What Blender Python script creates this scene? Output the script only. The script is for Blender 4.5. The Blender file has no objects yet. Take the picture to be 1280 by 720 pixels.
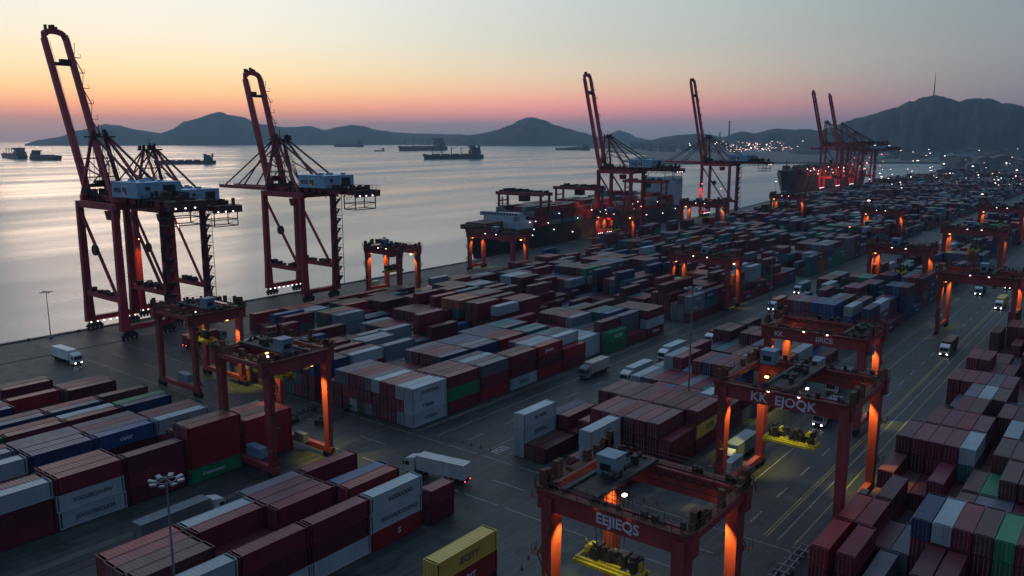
import bpy, math, random
from math import sin, cos, tan, pi, radians, hypot, atan, atan2, sqrt, exp
from mathutils import Vector, Matrix
random.seed(11)
scn = bpy.context.scene
col = scn.collection

# ------------------------------------------------------------------ camera
F = 1020.0; CH = 62.0
PITCH = atan(188 / F); AZ = atan(820 / hypot(F, 188))   # world X runs along the yard rows, Y towards the sea
cd = bpy.data.cameras.new('camera'); cam = bpy.data.objects.new('camera', cd); col.objects.link(cam)
cam.location = (0, 0, CH); cam.rotation_euler = (pi / 2 - PITCH, 0, AZ - pi / 2)
cd.lens = 36 * F / 1280; cd.clip_start = 1; cd.clip_end = 90000
scn.camera = cam
scn.render.resolution_x = 1024; scn.render.resolution_y = 576
scn.view_settings.view_transform = 'Standard'; scn.view_settings.look = 'None'
scn.view_settings.gamma = 1; scn.view_settings.exposure = 0

def project(X, Y, Z):
    r = (sin(AZ), -cos(AZ), 0); f = (cos(AZ) * cos(PITCH), sin(AZ) * cos(PITCH), -sin(PITCH))
    d = (-cos(AZ) * sin(PITCH), -sin(AZ) * sin(PITCH), -cos(PITCH)); v = (X, Y, Z - CH)
    w = sum(a * b for a, b in zip(v, f))
    if w < 1: return (-9999, -9999, w)
    return (640 + F * sum(a * b for a, b in zip(v, r)) / w, 360 + F * sum(a * b for a, b in zip(v, d)) / w, w)

def direction(px):      # horizontal unit direction of a column of the view
    a = AZ - atan((px - 640) / hypot(F, 188)); return (cos(a), sin(a))

QPTS = [(-900, 272), (310, 272), (500, 281), (700, 293), (950, 322), (1240, 320), (1760, 330), (2320, 448)]
def quay(u):
    for (a, b), (c, d) in zip(QPTS, QPTS[1:]):
        if a <= u <= c: return b + (d - b) * (u - a) / (c - a)
    return 272

# ------------------------------------------------------------------ helpers
def srgb(r, g, b):
    f = lambda c: (c / 255 / 12.92) if c / 255 <= 0.04045 else ((c / 255 + .055) / 1.055) ** 2.4
    return (f(r), f(g), f(b), 1)

class MB:
    def __init__(s): s.v = []; s.f = []; s.c = []
    def quad(s, a, b, c, d, paint=None):
        n = len(s.v); s.v += [a, b, c, d]; s.f.append((n, n + 1, n + 2, n + 3)); s.c.append(paint)
    def box(s, x0, x1, y0, y1, z0, z1, paint=None, skip_bottom=False):
        n = len(s.v)
        s.v += [(x0, y0, z0), (x1, y0, z0), (x1, y1, z0), (x0, y1, z0), (x0, y0, z1), (x1, y0, z1), (x1, y1, z1), (x0, y1, z1)]
        fs = [(4, 5, 6, 7), (0, 1, 5, 4), (1, 2, 6, 5), (2, 3, 7, 6), (3, 0, 4, 7)]
        if not skip_bottom: fs.append((3, 2, 1, 0))
        for f in fs: s.f.append(tuple(n + i for i in f)); s.c.append(paint)
        return s
    def hexa(s, bot, top, paint=None):
        n = len(s.v); s.v += list(bot) + list(top)
        for f in [(4, 5, 6, 7), (0, 1, 5, 4), (1, 2, 6, 5), (2, 3, 7, 6), (3, 0, 4, 7), (3, 2, 1, 0)]:
            s.f.append(tuple(n + i for i in f)); s.c.append(paint)
        return s
    def bar(s, p, q, w, h=None, w2=None, h2=None, up=(0, 0, 1)):
        h = h or w; w2 = w2 or w; h2 = h2 or h
        p = Vector(p); q = Vector(q); d = (q - p).normalized(); upv = Vector(up)
        if abs(d.dot(upv)) > .98: upv = Vector((1, 0, 0))
        sx = d.cross(upv).normalized(); sy = sx.cross(d).normalized()
        def ring(c, a, b): return [tuple(c + sx * i * a / 2 + sy * j * b / 2) for i, j in ((-1, -1), (1, -1), (1, 1), (-1, 1))]
        return s.hexa(ring(p, w, h), ring(q, w2, h2))
    def tube(s, p, q, r, n=8, r2=None):
        r2 = r if r2 is None else r2
        p = Vector(p); q = Vector(q); d = (q - p).normalized(); upv = Vector((0, 0, 1))
        if abs(d.dot(upv)) > .98: upv = Vector((1, 0, 0))
        sx = d.cross(upv).normalized(); sy = sx.cross(d).normalized(); b = len(s.v)
        for c, rr in ((p, r), (q, r2)):
            for i in range(n): s.v.append(tuple(c + (sx * cos(2 * pi * i / n) + sy * sin(2 * pi * i / n)) * rr))
        for i in range(n):
            j = (i + 1) % n; s.f.append((b + i, b + j, b + n + j, b + n + i)); s.c.append(None)
        s.f.append(tuple(b + i for i in reversed(range(n)))); s.c.append(None)
        s.f.append(tuple(b + n + i for i in range(n))); s.c.append(None)
        return s
    def prism(s, pts, z0, z1):
        n = len(s.v); k = len(pts); s.v += [(x, y, z0) for x, y in pts] + [(x, y, z1) for x, y in pts]
        for i in range(k):
            j = (i + 1) % k; s.f.append((n + i, n + j, n + k + j, n + k + i)); s.c.append(None)
        s.f.append(tuple(n + k + i for i in range(k))); s.c.append(None)
        s.f.append(tuple(n + i for i in reversed(range(k)))); s.c.append(None)
        return s
    def mesh(s, name):
        m = bpy.data.meshes.new(name); m.from_pydata(s.v, [], s.f)
        if any(c is not None for c in s.c):
            at = m.attributes.new('paint', 'FLOAT_COLOR', 'FACE')
            flat = []
            for c in s.c: flat += list(c or (0.1, 0.1, 0.1, 1))
            at.data.foreach_set('color', flat)
        m.update(); return m
    def build(s, name, mat, parent=None, loc=None):
        m = s.mesh(name); m.materials.append(mat); return put(name, m, parent, loc)

def put(name, me, parent=None, loc=None):
    o = bpy.data.objects.new(name, me); col.objects.link(o)
    if parent: o.parent = parent
    if loc: o.location = loc
    return o
def tag(o, label=None, cat=None, group=None, kind=None):
    if label: o['label'] = label
    if cat: o['category'] = cat
    if group: o['group'] = group
    if kind: o['kind'] = kind
    return o
def empty(name, loc=(0, 0, 0), rz=0, scale=None):
    o = bpy.data.objects.new(name, None); col.objects.link(o); o.location = loc; o.rotation_euler = (0, 0, rz)
    o.empty_display_size = .5
    if scale: o.scale = scale
    return o
CHILD = {}
def copy_tree(o, parent=None):
    c = o.copy(); col.objects.link(c)
    if parent: c.parent = parent
    for ch in list(o.children): copy_tree(ch, c)
    return c

# ------------------------------------------------------------------ materials
def nodes_of(m):
    m.use_nodes = True; return m.node_tree.nodes, m.node_tree.links
def paint_mat(name, c, rough=.5, dirt=.35, scale=.6, metal=0, dirtcol=(.05, .035, .028, 1), attr=False, vary=.25, bump=0):
    m = bpy.data.materials.new(name); n, l = nodes_of(m); b = n['Principled BSDF']
    b.inputs['Roughness'].default_value = rough; b.inputs['Metallic'].default_value = metal
    geo = n.new('ShaderNodeNewGeometry'); tc = n.new('ShaderNodeTexCoord')
    src = tc.outputs['Object'] if not attr else geo.outputs['Position']
    mp = n.new('ShaderNodeMapping'); mp.inputs['Scale'].default_value = (1, 1, .35); l.new(src, mp.inputs[0])
    ns = n.new('ShaderNodeTexNoise'); ns.inputs['Scale'].default_value = scale; ns.inputs['Detail'].default_value = 8; ns.inputs['Roughness'].default_value = .65
    l.new(mp.outputs[0], ns.inputs['Vector'])
    rp = n.new('ShaderNodeMapRange'); rp.inputs[1].default_value = .46; rp.inputs[2].default_value = .75; rp.inputs[3].default_value = 0; rp.inputs[4].default_value = dirt
    l.new(ns.outputs[0], rp.inputs[0])
    mx = n.new('ShaderNodeMix'); mx.data_type = 'RGBA'; mx.inputs['B'].default_value = dirtcol
    l.new(rp.outputs[0], mx.inputs['Factor'])
    oi = n.new('ShaderNodeObjectInfo'); mr = n.new('ShaderNodeMapRange'); mr.inputs[3].default_value = 1 - vary; mr.inputs[4].default_value = 1 + vary
    l.new(oi.outputs['Random'], mr.inputs[0])
    hs = n.new('ShaderNodeHueSaturation'); l.new(mr.outputs[0], hs.inputs['Value'])
    if attr:
        a = n.new('ShaderNodeAttribute'); a.attribute_name = 'paint'; l.new(a.outputs['Color'], hs.inputs['Color'])
    else: hs.inputs['Color'].default_value = (*c[:3], 1)
    fn = n.new('ShaderNodeTexNoise'); fn.inputs['Scale'].default_value = .22 if scale < 1 else .6; fn.inputs['Detail'].default_value = 4; l.new(oi.outputs['Random'], fn.inputs['W']) if False else None
    off = n.new('ShaderNodeVectorMath'); off.operation = 'ADD'; l.new(src, off.inputs[0]); ml_ = n.new('ShaderNodeVectorMath'); ml_.operation = 'SCALE'; ml_.inputs[0].default_value = (37, 61, 23); l.new(oi.outputs['Random'], ml_.inputs['Scale']); l.new(ml_.outputs[0], off.inputs[1]); l.new(off.outputs[0], fn.inputs['Vector']); l.new(off.outputs[0], mp.inputs[0])
    fr = n.new('ShaderNodeMapRange'); fr.inputs[1].default_value = .42; fr.inputs[2].default_value = .72; fr.inputs[4].default_value = .22; l.new(fn.outputs[0], fr.inputs[0])
    fm = n.new('ShaderNodeMix'); fm.data_type = 'RGBA'; l.new(fr.outputs[0], fm.inputs['Factor']); l.new(hs.outputs[0], fm.inputs['A']); fh = n.new('ShaderNodeHueSaturation'); fh.inputs['Saturation'].default_value = .88; fh.inputs['Value'].default_value = 1.7; l.new(hs.outputs[0], fh.inputs['Color']); l.new(fh.outputs[0], fm.inputs['B'])
    sk = n.new('ShaderNodeTexNoise'); sk.inputs['Scale'].default_value = 3.2; sk.inputs['Detail'].default_value = 3; mk = n.new('ShaderNodeMapping'); mk.inputs['Scale'].default_value = (1, 1, .06); l.new(off.outputs[0], mk.inputs[0]); l.new(mk.outputs[0], sk.inputs['Vector'])
    sr = n.new('ShaderNodeMapRange'); sr.inputs[1].default_value = .56; sr.inputs[2].default_value = .72; sr.inputs[4].default_value = dirt * 1.1; l.new(sk.outputs[0], sr.inputs[0])
    dm_ = n.new('ShaderNodeMath'); dm_.operation = 'MAXIMUM'; l.new(rp.outputs[0], dm_.inputs[0]); l.new(sr.outputs[0], dm_.inputs[1]); l.new(dm_.outputs[0], mx.inputs['Factor'])
    l.new(fm.outputs['Result'], mx.inputs['A']); l.new(mx.outputs['Result'], b.inputs['Base Color'])
    rr = n.new('ShaderNodeMapRange'); rr.inputs[3].default_value = rough - .08; rr.inputs[4].default_value = rough + .2; l.new(ns.outputs[0], rr.inputs[0]); l.new(rr.outputs[0], b.inputs['Roughness'])
    if attr == 'box':      # corrugation of far containers as a bump
        wv = n.new('ShaderNodeTexWave'); wv.bands_direction = 'X'; wv.inputs['Scale'].default_value = .9; l.new(geo.outputs['Position'], wv.inputs[0])
        bp = n.new('ShaderNodeBump'); bp.inputs['Strength'].default_value = .5; bp.inputs['Distance'].default_value = .05; l.new(wv.outputs[0], bp.inputs['Height']); l.new(bp.outputs[0], b.inputs['Normal'])
    return m
def emit_mat(name, c, s):
    m = bpy.data.materials.new(name); n, l = nodes_of(m); b = n['Principled BSDF']
    b.inputs['Base Color'].default_value = (.1, .1, .1, 1); b.inputs['Emission Color'].default_value = (*c, 1); b.inputs['Emission Strength'].default_value = s
    m.cycles.emission_sampling = 'NONE'
    return m
M = {}
M['crane'] = paint_mat('crane_red_paint', (.36, .016, .036), .45, .5, .5)
M['crane_dark'] = paint_mat('crane_dark_steel', (.05, .02, .024), .6, .4, .8)
M['rtg'] = paint_mat('gantry_red_paint', (.27, .033, .038), .45, .4, .45)
M['rtg_brown'] = paint_mat('rusty_walkway_steel', (.13, .045, .022), .7, .5, .8)
M['steel'] = paint_mat('galvanised_steel', (.15, .16, .17), .5, .4, .8)
M['dark'] = paint_mat('dark_machinery', (.022, .02, .02), .6, .3, 1)
M['rubber'] = paint_mat('tyre_rubber', (.015, .015, .016), .85, .2, 1)
M['house'] = paint_mat('machine_house_cladding', (.22, .40, .56), .5, .4, .5, dirtcol=(.1, .12, .14, 1))
M['cabin'] = paint_mat('pale_cabin_paint', (.14, .23, .30), .45, .3, .8)
M['glass'] = paint_mat('dark_window_glass', (.02, .025, .03), .12, 0, 1)
M['yellow'] = paint_mat('spreader_yellow', (.62, .52, .02), .45, .3, 1)
M['rope'] = paint_mat('steel_rope', (.05, .045, .04), .6, .2, 1)
M['letter'] = paint_mat('pale_lettering', (.62, .66, .75), .6, .3, 1.5, vary=.05)
M['letter_dark'] = paint_mat('dark_lettering', (.06, .085, .11), .6, .3, 1.5, vary=.05)
M['truck_white'] = paint_mat('truck_white_paint', (.62, .64, .64), .4, .25, .6)
M['truck_grey'] = paint_mat('truck_grey_sheet', (.16, .19, .21), .6, .3, .6)
M['truck_beige'] = paint_mat('truck_beige_paint', (.36, .32, .27), .5, .4, .6)
M['hull'] = paint_mat('ship_black_hull', (.02, .022, .026), .5, .4, .15, dirtcol=(.09, .03, .02, 1))
M['hull_red'] = paint_mat('ship_red_bottom', (.14, .025, .02), .6, .4, .2)
M['ship_white'] = paint_mat('ship_white_paint', (.36, .43, .49), .5, .3, .2)
M['ship_grey'] = paint_mat('ship_grey_superstructure', (.06, .075, .09), .6, .3, .2)
M['deck'] = paint_mat('ship_deck', (.10, .05, .04), .7, .4, .2)
M['rod'] = paint_mat('door_lock_rods', (.32, .26, .25), .4, .3, 2)
M['lamp_white'] = emit_mat('white_lamp', (1, .88, .82), 6)
M['lamp_orange'] = emit_mat('orange_lamp', (1, .36, .08), 12)
M['lamp_red'] = emit_mat('red_lamp', (1, .16, .12), 7)
M['lamp_town'] = emit_mat('town_lamp', (1, .82, .78), 7)
M['lamp_town_warm'] = emit_mat('warm_town_lamp', (1, .5, .42), 4)
M['window_lit'] = emit_mat('lit_window', (1, .8, .55), .5)
M['head'] = emit_mat('vehicle_headlamp', (1, .93, .85), 14)
M['tail'] = emit_mat('vehicle_tail_lamp', (1, .08, .05), 6)
M['lamp_off'] = paint_mat('unlit_floodlight_glass', (.28, .33, .38), .35, .1, 1)
M['stone'] = paint_mat('building_render', (.2, .2, .2), .8, .3, .05)
M['roof'] = paint_mat('building_roof', (.12, .12, .13), .8, .3, .05)
CC = {  # container colours
 'maroon': (.15, .006, .026), 'dark red': (.085, .004, .017), 'red': (.23, .007, .014), 'brown': (.085, .026, .026), 'plum': (.115, .02, .05),
 'white': (.31, .39, .43), 'grey': (.16, .20, .23), 'blue': (.014, .065, .19), 'navy': (.008, .028, .10), 'green': (.006, .19, .085),
 'teal': (.015, .14, .15), 'yellow': (.55, .40, .06), 'orange': (.34, .08, .02), 'slate': (.10, .10, .14)}
MC = {k: paint_mat('container_' + k.replace(' ', '_'), v, .42, .32, .35, dirtcol=(v[0] * .45 + .012, v[1] * .45 + .009, v[2] * .45 + .010, 1), vary=.16) for k, v in CC.items()}
for m_ in MC.values():
    b_ = m_.node_tree.nodes['Principled BSDF']; b_.inputs['Coat Weight'].default_value = .2; b_.inputs['Coat Roughness'].default_value = .28
M['stackpaint'] = paint_mat('painted_container_steel', None, .45, .35, .25, attr='box', vary=0)
PAL = (['maroon'] * 26 + ['dark red'] * 18 + ['red'] * 9 + ['brown'] * 7 + ['plum'] * 8 + ['white'] * 8 + ['grey'] * 6 + ['blue'] * 5 + ['navy'] * 6 + ['green'] * 3 + ['teal'] * 5 + ['orange'] + ['slate'] * 6)

# ------------------------------------------------------------------ world: dusk sky
w = bpy.data.worlds.new('World'); scn.world = w; w.use_nodes = True
n, l = w.node_tree.nodes, w.node_tree.links
bg = n['Background']
tc = n.new('ShaderNodeTexCoord'); nrm = n.new('ShaderNodeVectorMath'); nrm.operation = 'NORMALIZE'; l.new(tc.outputs['Generated'], nrm.inputs[0])
sep = n.new('ShaderNodeSeparateXYZ'); l.new(nrm.outputs[0], sep.inputs[0])
asn = n.new('ShaderNodeMath'); asn.operation = 'ARCSINE'; l.new(sep.outputs['Z'], asn.inputs[0])
el = n.new('ShaderNodeMapRange'); el.inputs[1].default_value = radians(-2); el.inputs[2].default_value = radians(90); l.new(asn.outputs[0], el.inputs[0])
pw = n.new('ShaderNodeMath'); pw.operation = 'POWER'; pw.inputs[1].default_value = .45; l.new(el.outputs[0], pw.inputs[0])
def ramp(stops):
    r = n.new('ShaderNodeValToRGB'); e = r.color_ramp.elements
    for i, (deg, c) in enumerate(stops):
        p = ((deg + 2) / 92) ** .45
        x = e[i] if i < 2 else e.new(p)
        x.position = p; x.color = srgb(*c)
    l.new(pw.outputs[0], r.inputs[0]); return r
RL = ramp([(-2, (150, 152, 162)), (90, (126, 148, 178)), (0.2, (166, 158, 166)), (.8, (196, 162, 164)), (1.4, (256, 172, 154)), (2.0, (282, 192, 146)), (2.9, (278, 224, 160)), (4.3, (262, 238, 190)), (6.2, (248, 241, 218)), (9.5, (236, 238, 234)), (15, (222, 226, 228)), (26, (192, 205, 216)), (45, (158, 174, 196))])
RM = ramp([(-2, (140, 145, 158)), (90, (124, 146, 176)), (0.2, (152, 150, 164)), (.8, (182, 158, 170)), (1.5, (250, 158, 166)), (2.2, (272, 172, 162)), (3.1, (256, 200, 168)), (4.3, (236, 212, 184)), (6.2, (208, 208, 194)), (9.5, (196, 207, 204)), (15, (182, 198, 206)), (26, (166, 188, 206)), (45, (150, 168, 192))])
RR = ramp([(-2, (92, 104, 122)), (90, (112, 134, 164)), (0.2, (104, 112, 130)), (1.2, (118, 121, 136)), (3, (130, 132, 142)), (5, (137, 143, 150)), (7.5, (133, 145, 151)), (9.5, (120, 146, 160)), (15, (116, 142, 160)), (26, (120, 146, 172)), (45, (116, 136, 162))])
def azfac(px, a, b):     # dot of the horizontal direction with a bearing
    d = direction(px); dv = n.new('ShaderNodeVectorMath'); dv.operation = 'MULTIPLY'; dv.inputs[1].default_value = (1, 1, 0); l.new(nrm.outputs[0], dv.inputs[0])
    n2 = n.new('ShaderNodeVectorMath'); n2.operation = 'NORMALIZE'; l.new(dv.outputs[0], n2.inputs[0])
    dt = n.new('ShaderNodeVectorMath'); dt.operation = 'DOT_PRODUCT'; dt.inputs[1].default_value = (d[0], d[1], 0); l.new(n2.outputs[0], dt.inputs[0])
    ac = n.new('ShaderNodeMath'); ac.operation = 'ARCCOSINE'; l.new(dt.outputs['Value'], ac.inputs[0])
    m_ = n.new('ShaderNodeMapRange'); m_.interpolation_type = 'SMOOTHSTEP'; m_.inputs[1].default_value = radians(a); m_.inputs[2].default_value = radians(b); l.new(ac.outputs[0], m_.inputs[0]); return m_
# bearings measured from the afterglow, which lies behind the left hills
f1 = azfac(150, 6, 34); f2 = azfac(150, 24, 62)
m1 = n.new('ShaderNodeMix'); m1.data_type = 'RGBA'; l.new(f1.outputs[0], m1.inputs['Factor']); l.new(RL.outputs[0], m1.inputs['A']); l.new(RM.outputs[0], m1.inputs['B'])
m2 = n.new('ShaderNodeMix'); m2.data_type = 'RGBA'; l.new(f2.outputs[0], m2.inputs['Factor']); l.new(m1.outputs['Result'], m2.inputs['A']); l.new(RR.outputs[0], m2.inputs['B'])
RB = ramp([(-2, (52, 58, 74)), (90, (116, 138, 168)), (0.2, (60, 66, 84)), (6, (64, 74, 96)), (20, (74, 88, 114)), (45, (96, 116, 146))])   # the dark eastern sky opposite the afterglow
f3 = azfac(150, 62, 125)
m3 = n.new('ShaderNodeMix'); m3.data_type = 'RGBA'; l.new(f3.outputs[0], m3.inputs['Factor']); l.new(m2.outputs['Result'], m3.inputs['A']); l.new(RB.outputs[0], m3.inputs['B'])
sky = n.new('ShaderNodeTexSky'); sky.sky_type = 'NISHITA'; sky.sun_disc = False; sky.sun_elevation = radians(1.0)
sd = direction(150); SUNAZ = atan2(sd[1], sd[0]); sky.sun_rotation = pi / 2 - SUNAZ; sky.altitude = 60
bg2 = n.new('ShaderNodeBackground'); l.new(sky.outputs[0], bg2.inputs[0]); bg2.inputs[1].default_value = .012
l.new(m3.outputs['Result'], bg.inputs[0]); bg.inputs[1].default_value = 1.12
add = n.new('ShaderNodeAddShader'); l.new(bg.outputs[0], add.inputs[0]); l.new(bg2.outputs[0], add.inputs[1]); l.new(add.outputs[0], n['World Output'].inputs['Surface'])
sl = bpy.data.lights.new('sun', 'SUN'); sl.energy = .12; sl.angle = radians(14); sl.color = (1, .72, .55)
so = bpy.data.objects.new('sun', sl); col.objects.link(so)
so.rotation_euler = Vector((-sd[0] * cos(radians(4)), -sd[1] * cos(radians(4)), -sin(radians(4)))).to_track_quat('-Z', 'Y').to_euler()

# ------------------------------------------------------------------ setting
def structure(o): return tag(o, kind='structure')
# sea
wm = bpy.data.materials.new('sea_water'); n, l = nodes_of(wm); b = n['Principled BSDF']
b.inputs['Base Color'].default_value = (.09, .15, .20, 1); b.inputs['IOR'].default_value = 1.5
geo = n.new('ShaderNodeNewGeometry'); mp = n.new('ShaderNodeMapping'); l.new(geo.outputs['Position'], mp.inputs[0]); mp.inputs['Rotation'].default_value = (0, 0, -AZ + pi / 2)
mp.inputs['Scale'].default_value = (1, 4.5, 1)
big = n.new('ShaderNodeTexNoise'); big.inputs['Scale'].default_value = .0016; big.inputs['Detail'].default_value = 4; l.new(mp.outputs[0], big.inputs['Vector'])
sm = n.new('ShaderNodeTexNoise'); sm.inputs['Scale'].default_value = .12; sm.inputs['Detail'].default_value = 5; l.new(mp.outputs[0], sm.inputs['Vector'])
rg = n.new('ShaderNodeMapRange'); rg.inputs[1].default_value = .35; rg.inputs[2].default_value = .65; rg.inputs[3].default_value = .16; rg.inputs[4].default_value = .36; l.new(big.outputs[0], rg.inputs[0]); l.new(rg.outputs[0], b.inputs['Roughness'])
st = n.new('ShaderNodeMapRange'); st.inputs[1].default_value = .35; st.inputs[2].default_value = .65; st.inputs[3].default_value = .01; st.inputs[4].default_value = .032; l.new(big.outputs[0], st.inputs[0])
bp = n.new('ShaderNodeBump'); bp.inputs['Distance'].default_value = 1.2; l.new(st.outputs[0], bp.inputs['Strength']); l.new(sm.outputs[0], bp.inputs['Height']); l.new(bp.outputs[0], b.inputs['Normal'])
mb = MB(); mb.quad((-4000, -6000, -3), (13000, -6000, -3), (13000, 12500, -3), (-4000, 12500, -3)); structure(mb.build('water', wm))

# yard ground
def ground_mat(name, c1, c2, sc, rough, streak=True):
    m = bpy.data.materials.new(name); n, l = nodes_of(m); b = n['Principled BSDF']
    geo = n.new('ShaderNodeNewGeometry')
    n1 = n.new('ShaderNodeTexNoise'); n1.inputs['Scale'].default_value = sc; n1.inputs['Detail'].default_value = 9; n1.inputs['Roughness'].default_value = .62; l.new(geo.outputs['Position'], n1.inputs['Vector'])
    mp = n.new('ShaderNodeMapping'); mp.inputs['Scale'].default_value = (.02, .9, 1); l.new(geo.outputs['Position'], mp.inputs[0])
    n2 = n.new('ShaderNodeTexNoise'); n2.inputs['Scale'].default_value = 1; n2.inputs['Detail'].default_value = 5; l.new(mp.outputs[0], n2.inputs['Vector'])
    n3 = n.new('ShaderNodeTexNoise'); n3.inputs['Scale'].default_value = .025; n3.inputs['Detail'].default_value = 3; l.new(geo.outputs['Position'], n3.inputs['Vector'])
    av = n.new('ShaderNodeMath'); av.operation = 'ADD'; l.new(n1.outputs[0], av.inputs[0]); l.new(n2.outputs[0], av.inputs[1])
    a2 = n.new('ShaderNodeMath'); a2.operation = 'ADD'; l.new(av.outputs[0], a2.inputs[0]); l.new(n3.outputs[0], a2.inputs[1])
    r = n.new('ShaderNodeMapRange'); r.inputs[1].default_value = 1.15; r.inputs[2].default_value = 1.9; l.new(a2.outputs[0], r.inputs[0])
    mx = n.new('ShaderNodeMix'); mx.data_type = 'RGBA'; mx.inputs['A'].default_value = (*c1, 1); mx.inputs['B'].default_value = (*c2, 1); l.new(r.outputs[0], mx.inputs['Factor'])
    # slab joints
    br = n.new('ShaderNodeTexBrick'); br.inputs['Scale'].default_value = .09; br.inputs['Mortar Size'].default_value = .006; br.inputs['Color1'].default_value = (1, 1, 1, 1); br.inputs['Color2'].default_value = (.88, .88, .88, 1); br.inputs['Mortar'].default_value = (.45, .45, .45, 1); l.new(geo.outputs['Position'], br.inputs['Vector'])
    ml = n.new('ShaderNodeMix'); ml.data_type = 'RGBA'; ml.blend_type = 'MULTIPLY'; ml.inputs['Factor'].default_value = .8; l.new(mx.outputs['Result'], ml.inputs['A']); l.new(br.outputs['Color'], ml.inputs['B'])
    # oil stains, repair patches and tyre marks
    n4 = n.new('ShaderNodeTexNoise'); n4.inputs['Scale'].default_value = .16; n4.inputs['Detail'].default_value = 6; n4.inputs['Distortion'].default_value = 1.2; l.new(geo.outputs['Position'], n4.inputs['Vector'])
    s4 = n.new('ShaderNodeMapRange'); s4.inputs[1].default_value = .55; s4.inputs[2].default_value = .68; s4.inputs[3].default_value = 1; s4.inputs[4].default_value = .42; l.new(n4.outputs[0], s4.inputs[0])
    m5 = n.new('ShaderNodeMapping'); m5.inputs['Scale'].default_value = (.012, 2.6, 1); l.new(geo.outputs['Position'], m5.inputs[0]); n5 = n.new('ShaderNodeTexNoise'); n5.inputs['Scale'].default_value = 1; n5.inputs['Detail'].default_value = 2; l.new(m5.outputs[0], n5.inputs['Vector'])
    s5 = n.new('ShaderNodeMapRange'); s5.inputs[1].default_value = .57; s5.inputs[2].default_value = .66; s5.inputs[3].default_value = 1; s5.inputs[4].default_value = .5; l.new(n5.outputs[0], s5.inputs[0])
    vr = n.new('ShaderNodeTexVoronoi'); vr.inputs['Scale'].default_value = .055; vr.distance = 'CHEBYCHEV'; l.new(geo.outputs['Position'], vr.inputs['Vector']); s6 = n.new('ShaderNodeMapRange'); s6.inputs[3].default_value = .7; s6.inputs[4].default_value = 1.25; l.new(vr.outputs['Color'], s6.inputs[0])
    q1 = n.new('ShaderNodeMath'); q1.operation = 'MULTIPLY'; l.new(s4.outputs[0], q1.inputs[0]); l.new(s5.outputs[0], q1.inputs[1]); q2 = n.new('ShaderNodeMath'); q2.operation = 'MULTIPLY'; l.new(q1.outputs[0], q2.inputs[0]); l.new(s6.outputs[0], q2.inputs[1])
    mv = n.new('ShaderNodeVectorMath'); mv.operation = 'SCALE'; l.new(ml.outputs['Result'], mv.inputs[0]); l.new(q2.outputs[0], mv.inputs['Scale']); l.new(mv.outputs[0], b.inputs['Base Color'])
    rr = n.new('ShaderNodeMapRange'); rr.inputs[3].default_value = rough - .14; rr.inputs[4].default_value = rough + .2; l.new(n1.outputs[0], rr.inputs[0]); l.new(rr.outputs[0], b.inputs['Roughness'])
    return m
MG = ground_mat('yard_paving', (.020, .025, .027), (.070, .079, .078), .35, .62)
MR = ground_mat('lane_asphalt', (.016, .020, .023), (.046, .053, .056), .5, .55)
MS = ground_mat('runway_concrete', (.075, .078, .066), (.14, .14, .12), .4, .7)
MT = ground_mat('town_land', (.022, .026, .024), (.06, .06, .055), .01, .85)
land = [(-900, 272), (310, 272), (500, 281), (700, 293), (950, 322), (1240, 320), (1760, 330), (2320, 448), (2213, 583), (2024, 822), (1790, 980), (1980, 1180), (2700, 1480), (3300, 2050), (5200, 3100), (9000, 5200), (12900, 6500), (12900, -5500), (-900, -5500)]
structure(MB().prism(land, -6, 0).build('ground', MG))
# quay coping
mb = MB()
for (a, b_), (c, d) in zip(QPTS[:-2], QPTS[1:-1]): mb.hexa([(a, b_ - 1.2, 0), (c, d - 1.2, 0), (c, d + .25, 0), (a, b_ + .25, 0)], [(a, b_ - 1.2, .28), (c, d - 1.2, .28), (c, d + .25, .28), (a, b_ + .25, .28)])
structure(mb.build('quay_edge', MS))
# asphalt roads: cross road and through lanes
mb = MB(); z = .004
mb.quad((99.5, -60, z), (118, -60, z), (118, 262, z), (99.5, 262, z))
mb.quad((118.01, 97, z), (900, 97, z), (900, 118.5, z), (118.01, 118.5, z)); mb.quad((-60, 107, z), (99.49, 107, z), (99.49, 122, z), (-60, 122, z))
mb.quad((118.01, 36, z), (1200, 36, z), (1200, 56, z), (118.01, 56, z)); mb.quad((-20, 20, z), (99.49, 20, z), (99.49, 62, z), (-20, 62, z))
mb.quad((118.01, 208.5, z), (148, 208.5, z), (148, 219, z), (118.01, 219, z))
structure(mb.build('road', MR))
# concrete strips the gantry wheels run on
mb = MB(); z = .008
for v in (57.2, 96.0, 64.2, 119.2, 150.5, 158, 190, 196.5, 225.5, 34.8): mb.quad((118.5, v - .7, z), (1200, v - .7, z), (1200, v + .7, z), (118.5, v + .7, z))
for v in (122.3, 106.2, 137.6): mb.quad((-40, v - .7, z), (99, v - .7, z), (99, v + .7, z), (-40, v + .7, z))
structure(mb.build('runway_strip', MS))
MW = paint_mat('worn_white_marking', (.30, .32, .33), .6, .85, 1.2, dirtcol=(.05, .055, .06, 1), vary=0)
MY = paint_mat('worn_yellow_marking', (.34, .29, .07), .6, .7, 1.2, dirtcol=(.07, .065, .04, 1), vary=0)
mb = MB(); z = .012
for v in (40.8, 52.5): mb.quad((119, v, z), (1100, v, z), (1100, v + .16, z), (119, v + .16, z))
for k in range(80): mb.quad((122 + k * 12, 46.6, z), (127 + k * 12, 46.6, z), (127 + k * 12, 46.8, z), (122 + k * 12, 46.8, z))
for k in range(60): mb.quad((121 + k * 12, 107.3, z), (126 + k * 12, 107.3, z), (126 + k * 12, 107.5, z), (121 + k * 12, 107.5, z))
for v in (100.5, 114): mb.quad((119, v, z), (800, v, z), (800, v + .15, z), (119, v + .15, z))
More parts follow.
